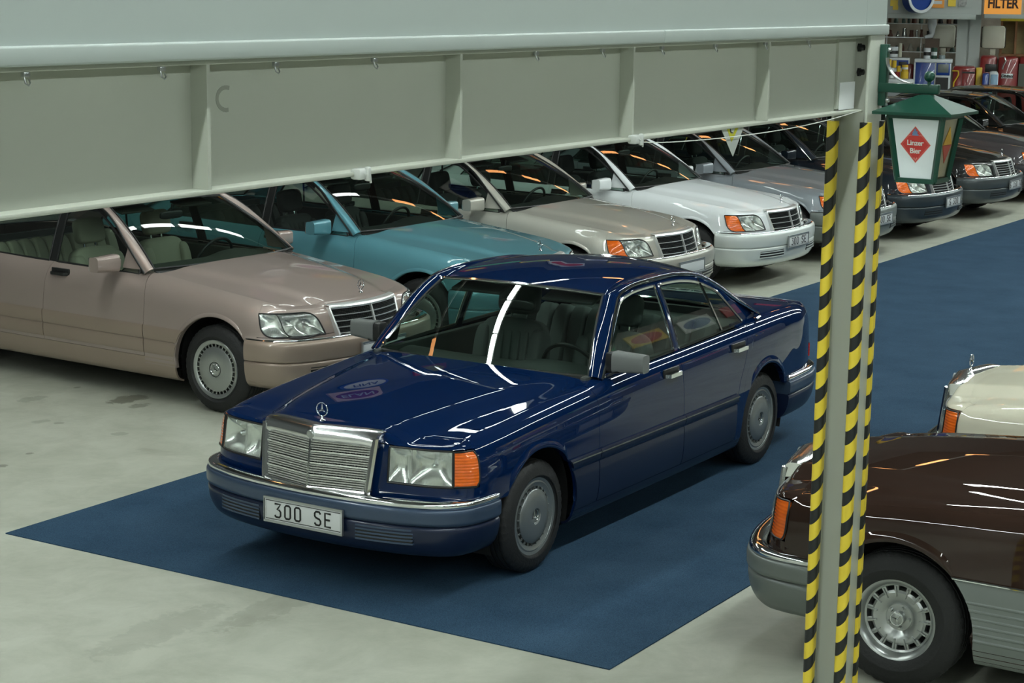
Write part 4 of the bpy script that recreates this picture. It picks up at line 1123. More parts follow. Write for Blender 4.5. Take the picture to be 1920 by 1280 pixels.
# ================================================================== the hall
def struct(o): o['kind'] = 'structure'; return o
def concrete():
    m = bpy.data.materials.new('concrete_floor'); m.use_nodes = True; nt = m.node_tree; b = nt.nodes['Principled BSDF']
    tc = nt.nodes.new('ShaderNodeTexCoord')
    def noise(sc, det, ro=.55, dist=0.):
        n = nt.nodes.new('ShaderNodeTexNoise'); n.inputs['Scale'].default_value = sc; n.inputs['Detail'].default_value = det; n.inputs['Roughness'].default_value = ro; n.inputs['Distortion'].default_value = dist
        nt.links.new(tc.outputs['Object'], n.inputs['Vector']); return n
    n1 = noise(.45, 8, .6, .6); n2 = noise(2.6, 9, .7, .4); n3 = noise(1.15, 5, .5, 1.2)
    r1 = nt.nodes.new('ShaderNodeValToRGB'); e = r1.color_ramp.elements
    e[0].position = .30; e[0].color = (.335, .345, .285, 1); e[1].position = .72; e[1].color = (.465, .475, .41, 1)
    nt.links.new(n1.outputs['Fac'], r1.inputs['Fac'])
    r2 = nt.nodes.new('ShaderNodeValToRGB'); e = r2.color_ramp.elements; e[0].position = .34; e[0].color = (.84, .84, .81, 1); e[1].position = .62; e[1].color = (1.06, 1.06, 1.05, 1)
    nt.links.new(n2.outputs['Fac'], r2.inputs['Fac'])
    mu = nt.nodes.new('ShaderNodeMix'); mu.data_type = 'RGBA'; mu.blend_type = 'MULTIPLY'; mu.inputs['Factor'].default_value = 1
    nt.links.new(r1.outputs['Color'], mu.inputs['A']); nt.links.new(r2.outputs['Color'], mu.inputs['B'])
    r3 = nt.nodes.new('ShaderNodeValToRGB'); e = r3.color_ramp.elements; e[0].position = .66; e[0].color = (0, 0, 0, 1); e[1].position = .80; e[1].color = (.35, .35, .35, 1)
    nt.links.new(n3.outputs['Fac'], r3.inputs['Fac'])
    mx = nt.nodes.new('ShaderNodeMix'); mx.data_type = 'RGBA'; mx.inputs['B'].default_value = (.17, .15, .11, 1)
    nt.links.new(r3.outputs['Color'], mx.inputs['Factor']); nt.links.new(mu.outputs['Result'], mx.inputs['A'])
    res = mx.outputs['Result']
    def mth(op, a_, c_=None, cl=False):
        q = nt.nodes.new('ShaderNodeMath'); q.operation = op; q.use_clamp = cl
        for i, v in enumerate((a_, c_)):
            if v is None: continue
            if isinstance(v, (int, float)): q.inputs[i].default_value = v
            else: nt.links.new(v, q.inputs[i])
        return q.outputs[0]
    xyz = nt.nodes.new('ShaderNodeSeparateXYZ'); nt.links.new(tc.outputs['Object'], xyz.inputs[0])
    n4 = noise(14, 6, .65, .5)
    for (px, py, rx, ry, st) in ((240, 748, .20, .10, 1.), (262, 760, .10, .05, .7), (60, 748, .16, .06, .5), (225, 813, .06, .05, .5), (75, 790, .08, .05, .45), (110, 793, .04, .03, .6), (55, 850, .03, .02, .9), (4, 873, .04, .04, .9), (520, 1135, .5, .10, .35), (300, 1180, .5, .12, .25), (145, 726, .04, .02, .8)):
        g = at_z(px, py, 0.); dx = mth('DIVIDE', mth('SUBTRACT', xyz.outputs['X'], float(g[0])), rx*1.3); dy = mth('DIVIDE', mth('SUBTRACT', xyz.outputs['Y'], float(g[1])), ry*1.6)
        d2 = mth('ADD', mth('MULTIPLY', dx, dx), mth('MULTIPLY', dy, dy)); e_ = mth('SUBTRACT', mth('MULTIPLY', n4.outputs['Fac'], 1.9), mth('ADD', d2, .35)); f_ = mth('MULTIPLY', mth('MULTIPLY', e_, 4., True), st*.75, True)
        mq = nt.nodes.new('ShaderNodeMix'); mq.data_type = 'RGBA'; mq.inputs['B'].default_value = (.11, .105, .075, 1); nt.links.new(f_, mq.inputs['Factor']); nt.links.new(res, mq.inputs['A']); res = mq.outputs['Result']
    nt.links.new(res, b.inputs['Base Color'])
    b.inputs['Roughness'].default_value = .42; b.inputs['Specular IOR Level'].default_value = .35
    bp = nt.nodes.new('ShaderNodeBump'); bp.inputs['Strength'].default_value = .06; bp.inputs['Distance'].default_value = .01
    nt.links.new(n2.outputs['Fac'], bp.inputs['Height']); nt.links.new(bp.outputs['Normal'], b.inputs['Normal'])
    return m
def carpetmat():
    m = bpy.data.materials.new('carpet_blue'); m.use_nodes = True; nt = m.node_tree; b = nt.nodes['Principled BSDF']
    tc = nt.nodes.new('ShaderNodeTexCoord')
    n1 = nt.nodes.new('ShaderNodeTexNoise'); n1.inputs['Scale'].default_value = 2.2; n1.inputs['Detail'].default_value = 7
    n2 = nt.nodes.new('ShaderNodeTexNoise'); n2.inputs['Scale'].default_value = 230; n2.inputs['Detail'].default_value = 3
    for n in (n1, n2): nt.links.new(tc.outputs['Object'], n.inputs['Vector'])
    r1 = nt.nodes.new('ShaderNodeValToRGB'); e = r1.color_ramp.elements; e[0].position = .3; e[0].color = (.022, .050, .088, 1); e[1].position = .72; e[1].color = (.034, .070, .116, 1)
    r2 = nt.nodes.new('ShaderNodeValToRGB'); e = r2.color_ramp.elements; e[0].position = .3; e[0].color = (.6, .6, .6, 1); e[1].position = .72; e[1].color = (1.4, 1.4, 1.4, 1)
    nt.links.new(n1.outputs['Fac'], r1.inputs['Fac']); nt.links.new(n2.outputs['Fac'], r2.inputs['Fac'])
    mu = nt.nodes.new('ShaderNodeMix'); mu.data_type = 'RGBA'; mu.blend_type = 'MULTIPLY'; mu.inputs['Factor'].default_value = 1
    nt.links.new(r1.outputs['Color'], mu.inputs['A']); nt.links.new(r2.outputs['Color'], mu.inputs['B']); nt.links.new(mu.outputs['Result'], b.inputs['Base Color'])
    b.inputs['Roughness'].default_value = .95; b.inputs['Specular IOR Level'].default_value = .1
    bp = nt.nodes.new('ShaderNodeBump'); bp.inputs['Strength'].default_value = .5; bp.inputs['Distance'].default_value = .004
    nt.links.new(n2.outputs['Fac'], bp.inputs['Height']); nt.links.new(bp.outputs['Normal'], b.inputs['Normal'])
    return m
X0, X1, Y0, Y1, ZC = -24., 46., -18., 10.2, 7.4
struct(MB().box(((X0+X1)/2, (Y0+Y1)/2, -.1), (X1-X0, Y1-Y0, .2)).build('floor', concrete()))
WALLM = mat('wall_sheet', (.055, .058, .058), .6, noise=.2, nscale=1.5)
CEILM = mat('ceiling_sheet', (.06, .063, .06), .7)
struct(MB().box(((X0+X1)/2, (Y0+Y1)/2, ZC+.1), (X1-X0, Y1-Y0, .2)).build('ceiling', CEILM))
def sheetwall(nm, c, size):
    mb = MB().box(c, size); struct(mb.build(nm, WALLM if nm != 'wall_near' else mat('wall_near_reflector', (.55, .56, .52), .6)))  # unseen near wall coloured pale only to brighten the chrome
sheetwall('wall_left', ((X0+X1)/2, Y1+.1, ZC/2), (X1-X0, .2, ZC))
sheetwall('wall_right', ((X0+X1)/2, Y0-.1, ZC/2), (X1-X0, .2, ZC))
sheetwall('wall_far', (X1+.1, (Y0+Y1)/2, ZC/2), (.2, Y1-Y0, ZC))
sheetwall('wall_near', (X0-.1, (Y0+Y1)/2, ZC/2), (.2, Y1-Y0, ZC))
cp = MB().box(((-2.57+30)/2, .05, .003), (32.57, 4.0, .006), 0)
tag(cp.build('carpet', carpetmat()), 'long dark blue carpet runner laid under the blue sedan on the concrete floor', 'carpet')

# fluorescent strips under the roof
TUBE = mat('fluorescent_tube', (.90, 1.0, .96), .4, emit=TUBE_POWER)
WARM = mat('orange_tube', (1.0, .42, .14), .4, emit=5.)
LH = mat('lamp_housing', (.5, .5, .48), .4)
for k, (y, xa_, n_, lab) in enumerate(((-12.2, -22.5, 17, 'long row of white fluorescent tubes over the brown and ivory cars'), (-4.4, -22.5, 42, 'long row of white fluorescent tubes above the gallery beam'), (3.15, -22.5, 17, 'short row of white fluorescent tubes over the rose beige sedan'), (.3, 6.0, 24, 'row of white fluorescent tubes over the far carpet'))):
    r_ = empty(('aisle', 'gallery', 'front', 'carpet')[k]+'_fluorescent_strip_offscreen', (xa_, y, 6.55)); Ln = n_*1.57
    MB().box((Ln/2-.78, 0, .06), (Ln, .16, .06), .01).build('lamp_housing', LH, r_)
    if k == 0:
        me = MB().box((0, 0, 0), (1.5, .13, .05), .02).mesh('tube'); me.materials.append(TUBE)
    for i in range(n_):
        o = bpy.data.objects.new('tube_offscreen', me); link(o, r_); o.location = (i*1.57, 0, 0)
    tag(r_, lab, 'lamp')
r_ = empty('orange_light_strip_offscreen', (-2., 5.2, 6.3)); MB().box((13, 0, .05), (32, .1, .04), .005).build('lamp_housing', LH, r_)
for i, x in enumerate((.2, 5.2, 6.8, 8.4, 10.0, 13.5, 16.2, 18.9, 21.6, 24.3)):
    if i == 0: me2 = MB().box((0, 0, 0), (1.3, .17, .05), .02).mesh('tube'); me2.materials.append(WARM); me3 = me2.copy(); me3.materials.clear(); me3.materials.append(mat('pale_tube', (.9, 1., .95), .4, emit=9.))
    o = bpy.data.objects.new('tube_offscreen', me3 if 1 <= i <= 4 else me2); link(o, r_); o.location = (x, 0, 0)
tag(r_, 'spaced row of orange and white light tubes over the parked row of sedans', 'lamp')

# enamel signs high on the wall behind the row of cars (they show in the paintwork)
def col_(n, c, **k): return mat('sign_'+n, c, .35, **k)
SW, SBlu, SRed, SYel, SGrn, SPur = col_('white', (.7, .68, .64)), col_('blue', (.02, .05, .22)), col_('red', (.5, .03, .03)), col_('yellow', (.75, .5, .04)), col_('green', (.02, .32, .10)), col_('purple', (.22, .02, .16))
def ell2(a, b_, n=32): return [(a*math.cos(2*math.pi*i/n), b_*math.sin(2*math.pi*i/n)) for i in range(n)]
def rect2(a, b_): return [(-a, -b_), (a, -b_), (a, b_), (-a, b_)]
def wallsign(x, z, w_, h_, base, oval=None, txt=None, tcol=None, shape='rect', lab='', y=Y1-.02):
    r_ = empty('wall_sign', (x, y, z))
    fn = lambda u, v, d: (u, -d, v)
    MB().prism(rect2(w_/2, h_/2) if shape == 'rect' else ell2(w_/2, h_/2), fn, .05, 0).build('sign_board', base, r_, 30)
    if oval: MB().prism(ell2(w_*.43, h_*.38), fn, .056, .045).build('sign_oval', oval, r_, 30)
    if txt:
        t = textmesh(txt, h_*.42, 'sign_lettering', tcol, r_, .002, 0, .004); t.location = (0, -.06, -h_*.0); t.rotation_euler = (math.pi/2, 0, 0)
    tag(r_, lab, 'sign', None)
wallsign(10.55, 6.8, 1.35, .9, col_('pink', (.75, .5, .48)), SPur, 'ELAN', SW, lab='pink sign with a purple oval reading ELAN on the wall')
wallsign(10.9, 5.95, 1.3, .75, SBlu, SW, 'FINA', SBlu, 'oval', 'blue and white oval sign reading FINA on the wall')
k_ = 0
for x, z, w_, h_, c1, c2, lab in ((6.4, 6.4, 1.6, .7, SYel, None, 'plain yellow enamel sign high on the wall'), (14.2, 4.3, 2.6, .6, SGrn, None, 'long green enamel sign on the wall'), (17.6, 5.9, 1.4, 1.1, SW, SRed, 'white sign with a red oval high on the wall'),
        (20.6, 4.6, 1.6, .9, SYel, SRed, 'yellow sign with a red oval on the wall'), (23.5, 5.9, 1.8, .8, SBlu, None, 'plain blue enamel sign high on the wall'), (24.5, 4.0, 1.5, .6, SYel, None, 'low yellow enamel sign on the wall'), (19.0, 3.6, 1.2, .7, SW, SBlu, 'low white sign with a blue oval on the wall'),
        (12.0, 3.9, 1.5, .7, SW, SPur, 'low white sign with a purple oval on the wall'), (27.5, 4.8, 1.8, .7, SRed, None, 'plain red enamel sign on the wall'), (30.0, 3.9, 1.6, .7, SYel, SBlu, 'yellow sign with a blue oval on the wall'), (2.6, 5.6, 1.5, .9, SRed, SW, 'red sign with a white oval high on the wall'), (-1.4, 5.9, 1.7, .8, SW, SBlu, 'white sign with a blue oval high on the wall'),
        (16.2, 5.0, 1.5, .5, SYel, SGrn, 'narrow yellow sign with a green oval on the wall'), (13.0, 5.6, 1.2, .7, SRed, SYel, 'red sign with a yellow oval on the wall')):
    wallsign(x, z, w_, h_, c1, c2, lab=lab)

struct(MB().box((17, -9.6, 2.4), (22, .12, 4.8)).build('wall_partition', mat('partition_tan', (.13, .12, .10), .6, noise=.3, nscale=1.2)))
for x, z, w_, h_, c1, c2, lab in ((8.5, 3.9, 3.2, .9, SYel, None, 'wide yellow enamel sign on the tan partition'), (12.4, 3.9, 2.4, .9, SGrn, SW, 'green sign with a white oval on the tan partition'), (15.6, 4.0, 2.2, .8, SYel, SRed, 'yellow sign with a red oval on the tan partition'), (19.2, 3.9, 2.6, .9, SW, SBlu, 'white sign with a blue oval on the tan partition'), (23.0, 4.0, 2.4, .8, SRed, None, 'red enamel sign on the tan partition'),
        (9.5, 2.5, 1.6, .8, SW, SPur, 'white sign with a purple oval on the tan partition'), (13.0, 2.4, 1.4, .9, SBlu, SW, 'blue sign with a white oval on the tan partition'), (17.0, 2.4, 2.2, .8, SW, SRed, 'white sign with a red oval on the tan partition'), (21.0, 2.4, 1.6, .9, SYel, SBlu, 'yellow sign with a blue oval on the tan partition')):
    wallsign(x, z, w_, h_, c1, c2, lab=lab, y=-9.52); 
    for o_ in [bpy.data.objects[-1]]: pass
for o_ in list(bpy.data.objects):
    if o_.name.startswith('wall_sign') and o_.location.y < -5: o_.rotation_euler.z = math.pi

# ================================================================== parked cars
def copy_tree(o, mp, parent=None):
    c = o.copy(); COL.objects.link(c); c.parent = parent
    for k in ('label', 'category', 'group'):
        if k in c: del c[k]
    if c.type == 'MESH':
        for sl in c.material_slots:
            q = sl.material
            if q and q.name in mp: sl.link = 'OBJECT'; sl.material = mp[q.name]
    for ch in o.children:
        if ch.name.startswith(('number_plate',)) and mp.get('noplate'): continue
        copy_tree(ch, mp, c)
    return c
CLOTH = ('grey_cloth', (.095, .105, .105), (.028, .034, .032)); CREAM = ('cream', (.33, .30, .23), (.035, .035, .028)); BLKI = ('black', (.02, .021, .021), (.012, .013, .013))
NAVY = paint('paint_navy', (.0014, .0115, .052), 0., .5)
NAVYC = mat('cladding_navy', (.006, .013, .040), .36, .2, .3, .1)
BLUEG = mat('bumper_bluegrey', (.040, .066, .115), .34, .3, .35, .12)
GREYM = mat('mirror_grey', (.15, .16, .155), .4)
blue = make_car(SP_A, 'sedan_car', dict(paint=NAVY, clad=NAVYC, bumper=BLUEG, apron=NAVYC, interior=CLOTH, plate='300 SE', mirror=GREYM))
blue.rotation_euler = (0, 0, math.pi); blue.location.z = .0065
tag(blue, 'navy blue sedan with chrome grille and 300 SE plate standing on the blue carpet', 'car')
GREYC = mat('cladding_grey', (.17, .19, .18), .42, .25, .2, .15)
def grown(p): return p
SP_O = dict(SP_A); SP_O.update(rt=.32, rr=.190, wheel='slots', clad=[('lower_cladding', 'CL', .262, .575, .004, 10)]+[('cladding_rib', 'CL', .30+.035*k, .318+.035*k, .008, 4) for k in range(6)]+[('cladding_chrome', 'C', .576, .590, .008, 4)])
BROWN = paint('paint_brown', (.030, .0165, .012), 0., .5)
brown = make_car(SP_O, 'sedan_car', dict(paint=BROWN, clad=GREYC, bumper=GREYC, apron=GREYC, interior=BLKI, plate=None, mirror=GREYM))
brown.rotation_euler = (0, 0, math.pi/2); brown.location = (-1.163, -4.605, 0)
tag(brown, 'dark brown sedan with alloy wheels and grey cladding behind the striped steel column', 'car')
IVORY = paint('paint_ivory', (.62, .59, .47), .0, .4)
cream = copy_tree(brown, {'paint_brown': IVORY})
cp_ = at_z(1821, 692, .88); cream.location = (cp_[0], cp_[1]-2.235, 0)
tag(cream, 'ivory cream sedan parked beside the brown sedan, only its nose in view', 'car')

# the row of larger saloons
def two(nm, col, met=.35, clad=None):
    return paint('paint_'+nm, col, met, .4), mat('cladding_'+nm, clad or tuple(c*.82 for c in col), .38, .3, .4, .08)
ROSE, ROSEC = two('rose', (.345, .275, .248), clad=(.305, .235, .19)); TEAL, TEALC = two('teal', (.105, .285, .34)); CHAMP, CHAMPC = two('champagne', (.46, .45, .395))
WHITE, WHITEC = two('white', (.70, .73, .74), 0., (.62, .66, .64)); GREY, GREYCC = two('grey', (.26, .29, .315), .45); DNAVY, DNAVYC = two('midnight', (.004, .009, .016), .2, (.03, .042, .05))
BLK, BLKC = two('black', (.004, .005, .005), .1, (.06, .072, .076)); DGREY, DGREYC = two('darkgrey', (.075, .07, .075), .4, (.05, .05, .055))
BLK2, BLKC2 = two('black_plain', (.004, .005, .005), .1, (.012, .014, .015))
rose = make_car(SP_B, 'sedan_car', dict(paint=ROSE, clad=ROSEC, bumper=ROSEC, interior=CREAM, amber=False, bars=4))
rose.location = (1.551, 4.684, 0); rose.rotation_euler = (0, 0, -math.pi/2-R(3))
GRP = 'row of large sedans parked side by side'
tag(rose, 'rose beige metallic sedan with cream seats and slotted wheel covers', 'car', GRP)
early = make_car(SP_B, 'sedan_car', dict(paint=WHITE, clad=WHITEC, bumper=WHITEC, interior=BLKI, bars=3, plate='300 SE'))
mid = make_car(SP_C, 'sedan_car', dict(paint=DNAVY, clad=DNAVYC, bumper=DNAVYC, interior=BLKI, bars=6, plate='S 320'))
def put(o, x, y, a=0.): o.location = (x, y, 0); o.rotation_euler = (0, 0, -math.pi/2-R(a))
def bare(o): plate(o, SP_B['plate_x'], SP_B['plate_z'], .512, .120, None)
put(early, 9.22, 4.70, .6); tag(early, 'white sedan with amber indicators and a 300 SE plate', 'car', GRP)
put(mid, 14.15, 4.66, .5); tag(mid, 'midnight blue sedan with an S 320 plate behind the green lantern', 'car', GRP)
c_ = copy_tree(early, {'paint_white': TEAL, 'cladding_white': TEALC, 'noplate': 1}); put(c_, 4.30, 4.80, 1.2); bare(c_); tag(c_, 'turquoise metallic sedan parked beside the rose beige one', 'car', GRP)
c_ = copy_tree(early, {'paint_white': CHAMP, 'cladding_white': CHAMPC, 'noplate': 1}); put(c_, 6.67, 4.71, 1.); bare(c_); tag(c_, 'champagne silver sedan parked between the turquoise and white ones', 'car', GRP)
c_ = copy_tree(early, {'paint_white': GREY, 'cladding_white': GREYCC}); put(c_, 11.68, 4.66, .5); tag(c_, 'grey blue metallic sedan parked between the white and midnight blue ones', 'car', GRP)
c_ = copy_tree(mid, {'paint_midnight': BLK, 'cladding_midnight': BLKC, 'noplate': 1}); put(c_, 16.97, 4.72, .3); tag(c_, 'black sedan with grey lower body beside the midnight blue one', 'car', GRP)
plate(c_, SP_B['plate_x'], SP_B['plate_z'], .512, .120, 'S 350 TD')
c_ = copy_tree(mid, {'paint_midnight': DGREY, 'cladding_midnight': DGREYC, 'noplate': 1}); put(c_, 19.6, 4.72); bare(c_); tag(c_, 'dark grey sedan parked between two black ones', 'car', GRP)
c_ = copy_tree(mid, {'paint_midnight': BLK2, 'cladding_midnight': BLKC2, 'noplate': 1}); put(c_, 22.2, 4.72); bare(c_); tag(c_, 'all black sedan parked beside the dark grey one', 'car', GRP)
c_ = copy_tree(mid, {'paint_midnight': BLK2, 'cladding_midnight': BLKC2, 'noplate': 1}); put(c_, 24.8, 4.72); bare(c_); tag(c_, 'all black sedan at the far end of the row', 'car', GRP)

# ================================================================== gallery edge: steel beam, column, parapet
STEEL = mat('painted_steel', (.42, .44, .38), .45, noise=.05, nscale=2.)
FASC = mat('painted_sheet', (.385, .43, .41), .5)
TIP = at_depth(1620.8, 271, 7.0)
CX, CYY = float(TIP[0]), float(TIP[1])          # near flange of the column
YB = CYY+.064                                   # web of the beam
XL = -14.0
def stripes(nm):
    m = bpy.data.materials.new(nm); m.use_nodes = True; nt = m.node_tree; b = nt.nodes['Principled BSDF']
    tc = nt.nodes.new('ShaderNodeTexCoord'); sx = nt.nodes.new('ShaderNodeSeparateXYZ'); nt.links.new(tc.outputs['Object'], sx.inputs[0])
    def mt(op, a, c):
        q = nt.nodes.new('ShaderNodeMath'); q.operation = op
        for i, v in enumerate((a, c)):
            if isinstance(v, (int, float)): q.inputs[i].default_value = v
            else: nt.links.new(v, q.inputs[i])
        return q.outputs[0]
    ph = mt('ADD', mt('ADD', sx.outputs['Z'], mt('MULTIPLY', sx.outputs['Y'], .72)), mt('MULTIPLY', sx.outputs['X'], -.72))
    f = mt('FRACT', mt('DIVIDE', ph, .119), 0.); g = mt('GREATER_THAN', f, .55)
    mx = nt.nodes.new('ShaderNodeMix'); mx.data_type = 'RGBA'; mx.inputs['A'].default_value = (.74, .56, .045, 1); mx.inputs['B'].default_value = (.012, .014, .015, 1)
    nt.links.new(g, mx.inputs['Factor']); nt.links.new(mx.outputs['Result'], b.inputs['Base Color']); b.inputs['Roughness'].default_value = .42
    return m
STR = stripes('warning_stripes')
def column(x, y, withguard, lab):
    r_ = empty('steel_column', (x, y, 0))
    H = 3.0
    for k, yy in enumerate((0, .128)): MB().box((.07, yy, H/2), (.14, .012, H), .002).build('flange', STEEL, r_)
    MB().box((.07, .064, H/2), (.008, .118, H)).build('web', STEEL, r_)
    MB().box((.07, .064, .01), (.24, .26, .02)).build('base_plate', STEEL, r_)
    tag(r_, lab, 'column')
    return r_
col = column(CX, CYY, True, 'white steel column with yellow and black edge guards carrying the gallery beam')
a_ = np.linspace(R(-100), R(100), 13)
for (gx_, gy_, sgn) in ((0, 0, -1), (0, .128, -1), (.14, 0, 1), (.14, .128, 1)):
    prof = [(gx_+sgn*(.004+.016*math.cos(t_)), gy_+.0195*math.sin(t_)) for t_ in a_]+[(gx_-sgn*.016, gy_+.0195), (gx_-sgn*.016, gy_-.0195)]
    zt = 2.685
    mb = MB(); mb.prism(prof, lambda u, v, d: (u, v, d), .03, zt)
    o = mb.build('edge_guard', STR, col, 40)
column(XL+.05, CYY, False, 'plain white steel column under the near end of the gallery beam')

bm_ = empty('steel_beam', (XL, YB, 2.72))
XE = CX+.004
def L(p): return tuple(np.array(p)-np.array([XL, YB, 2.72]))
def bbox(mb, x0, x1, y0, y1, z0, z1, r=0.): return mb.box(L(((x0+x1)/2, (y0+y1)/2, (z0+z1)/2)), (x1-x0, y1-y0, z1-z0), r)
bbox(MB(), XL, XE, YB-.004, YB+.004, 2.73, 2.995).build('web', STEEL, bm_)
bbox(MB(), XL, XE, YB-.05, YB+.05, 2.722, 2.732, .002).build('flange', STEEL, bm_)
bbox(MB(), XL, XE, YB-.05, YB+.05, 2.990, 3.0, .002).build('flange', STEEL, bm_)
sx_ = [-7.061, -6.115, -5.216, -4.282]
for x in [-8.0, -8.95, -9.9, -10.85, -11.8]+sx_: bbox(MB(), x-.005, x+.005, YB-.048, YB-.002, 2.732, 2.990).build('stiffener', STEEL, bm_)
bbox(MB(), XE-.165, XE-.006, YB-.014, YB-.004, 2.738, 2.988).build('fin_plate', STEEL, bm_)
for px, py in ((1611, 89), (1610, 135)):
    p = at_y(px, py, YB-.016); q = MB().lathe([(0, -.022), (.011, -.022), (.0125, -.018), (.0125, -.008), (.017, -.008), (.017, 0), (0, 0)], 6, L((p[0], YB-.014, p[2])), 'y'); q.build('bolt', BLACKP, bm_)
arc = [L(tuple(at_y(424+17*math.cos(t_)*1.0, 185-17*math.sin(t_)*1.25, YB-.0045))) for t_ in np.linspace(R(70), R(285), 16)]
MB().sweep(arc, (0, -1, 0), [(-.0045, -.0002), (.0045, -.0002), (.0045, .0003), (-.0045, .0003)]).build('scuff_mark', mat('scuff_grey', (.255, .27, .225), .6), bm_)
tag(bm_, 'white painted steel beam with welded stiffeners under the gallery edge', 'beam')
pp = at_y(1611, 177, YB-.018)
tag(MB().box((XE-.078, YB-.0165, pp[2]), (.140, .003, .098)).build('paper_sheet', mat('white_paper', (.72, .74, .74), .7)), 'blank white paper sheet stuck on the end of the steel beam', 'paper')

pr = empty('gallery_parapet', (XL, YB, 3.0))
def Lp(p): return tuple(np.array(p)-np.array([XL, YB, 3.0]))
def pbox(x0, x1, y0, y1, z0, z1, r=0.): return MB().box(Lp(((x0+x1)/2, (y0+y1)/2, (z0+z1)/2)), (x1-x0, y1-y0, z1-z0), r, None, 3)
XS = float(at_y(1625, 60, YB-.062)[0]); XP = float(at_y(1664, 30, YB-.062)[0]); XB = float(at_y(1668, 60, YB-.076)[0]); XJ = float(at_y(1247, 80, YB-.076)[0])
pbox(XL, XJ-.0007, YB-.076, YB+.06, 3.0005, 3.038, .005).build('edge_trim', FASC, pr)
pbox(XJ+.0007, XB, YB-.076, YB+.06, 3.0005, 3.038, .005).build('edge_trim', FASC, pr)
pbox(XL, XS-.001, YB-.060, YB+.05, 3.038, 4.05).build('panel', FASC, pr)
pbox(XS+.001, XP, YB-.060, YB+.05, 3.038, 4.05).build('panel', FASC, pr)
tag(pr, 'pale grey sheet parapet with a folded lower edge above the steel beam', 'parapet')
# hooks under the top flange, clips on the bottom flange
for i, (px, py) in enumerate([(48, 147), (303, 140), (517, 132), (702, 125), (1005, 112), (1130, 105), (1241, 100), (1341, 95), (1435, 90), (1516, 85)]):
    p = at_y(px, py, YB-.045)
    if i == 0:
        h = MB().box((0, 0, .006), (.017, .010, .010), .002); h.tube([(-.006, -.002, .002), (-.006, -.006, -.010), (0, -.008, -.014), (.006, -.006, -.010), (.006, -.002, -.003)], .0018, 6)
        hm = h.mesh('banner_hook'); hm.materials.append(SATIN)
    o = bpy.data.objects.new('banner_hook', hm); link(o); o.location = (p[0], p[1], 2.979)
    tag(o, 'small metal banner hook clipped under the top flange of the steel beam', 'hook', 'banner hooks along the beam')
CLR = mat('clear_plastic', (.55, .57, .55), .25, 0, .3)
for i, (px, lab) in enumerate(((675, 'clear plastic clip on the bottom flange of the beam'), (1190, 'clear plastic clip holding the wire on the bottom flange of the beam'))):
    p = at_y(px, 330 if i == 0 else 262, YB-.05)
    q = MB().box((p[0], YB-.052, 2.727), (.045, .03, .026), .006); q.box((p[0]+.006, YB-.068, 2.727), (.012, .014, .034), .004); q.tube([(p[0]-.02, YB-.06, 2.735), (p[0]+.01, YB-.072, 2.722), (p[0]+.02, YB-.066, 2.706)], .003, 6)
    tag(q.build('plastic_clip', CLR), lab, 'clip')
# wire and pennant
wy = YB-.055
pts = [at_y(px, py, wy) for px, py in ((1192, 266), (1240, 267), (1300, 263.5), (1360, 258), (1430, 249), (1500, 237), (1560, 223), (1614, 207))]
tag(MB().tube(Curve(pts)(np.linspace(0, 1, 30)), .0016, 6).build('wire', mat('wire_white', (.6, .62, .58), .5)), 'thin pale wire sagging below the beam towards the column', 'wire')
wY = YB-.02
v3 = [at_y(px, py, wY) for px, py in ((1350, 236), (1396, 232), (1374, 293))]
def tri(pts_, d0, d1, m, nm, parent=None):
    c0 = [np.array(p)+np.array([0, d0, 0]) for p in pts_]; c1 = [np.array(p)+np.array([0, d1, 0]) for p in pts_]; n_ = len(pts_)
    mb = MB().add([tuple(p) for p in c0+c1], [tuple(range(n_)), tuple(range(2*n_-1, n_-1, -1))]+[(i, n_+i, n_+(i+1) % n_, (i+1) % n_) for i in range(n_)])
    return mb.build(nm, m, parent, 30)
pe = tri(v3, -.001, .001, mat('pennant_white', (.66, .69, .68), .7), 'pennant')
PY = mat('pennant_yellow', (.7, .66, .06), .7)
bi = lambda px, py: at_y(px, py, wY)
tri([bi(1361, 238), bi(1366, 238), bi(1372, 252), bi(1371, 266)], -.002, -.001, PY, 'yellow_stroke', pe)
tri([bi(1371, 266), bi(1372, 252), bi(1374, 250), bi(1379, 237), bi(1385, 236)], -.002, -.001, PY, 'yellow_stroke', pe)
tri([bi(1367, 239), bi(1368.5, 239), bi(1370, 247), bi(1373, 248), bi(1373, 249.5), bi(1368.5, 248.5)], -.0025, -.001, BLACKP, 'dark_stroke', pe)
tag(pe, 'small white triangular pennant with a yellow V hanging below the beam', 'pennant')

# ------------------------------------------------------------------ beer lantern on the column
GRN = mat('lantern_green', (.003, .050, .031), .35, 0, .3)
XLn = CX+.075
def at_x(px, py, X):
    d = ray(px, py); return CAM+d*((X-CAM[0])/d[0])
ap = at_x(1737, 181, XLn); LY = float(ap[1])
ln = empty('wall_lantern', (XLn, LY, 0))
zof = lambda py: float(at_x(1735, py, XLn-.09)[2])
zr0, zr1 = zof(211), zof(180)          # eave, apex
ze, zb0 = zof(219), zof(341)
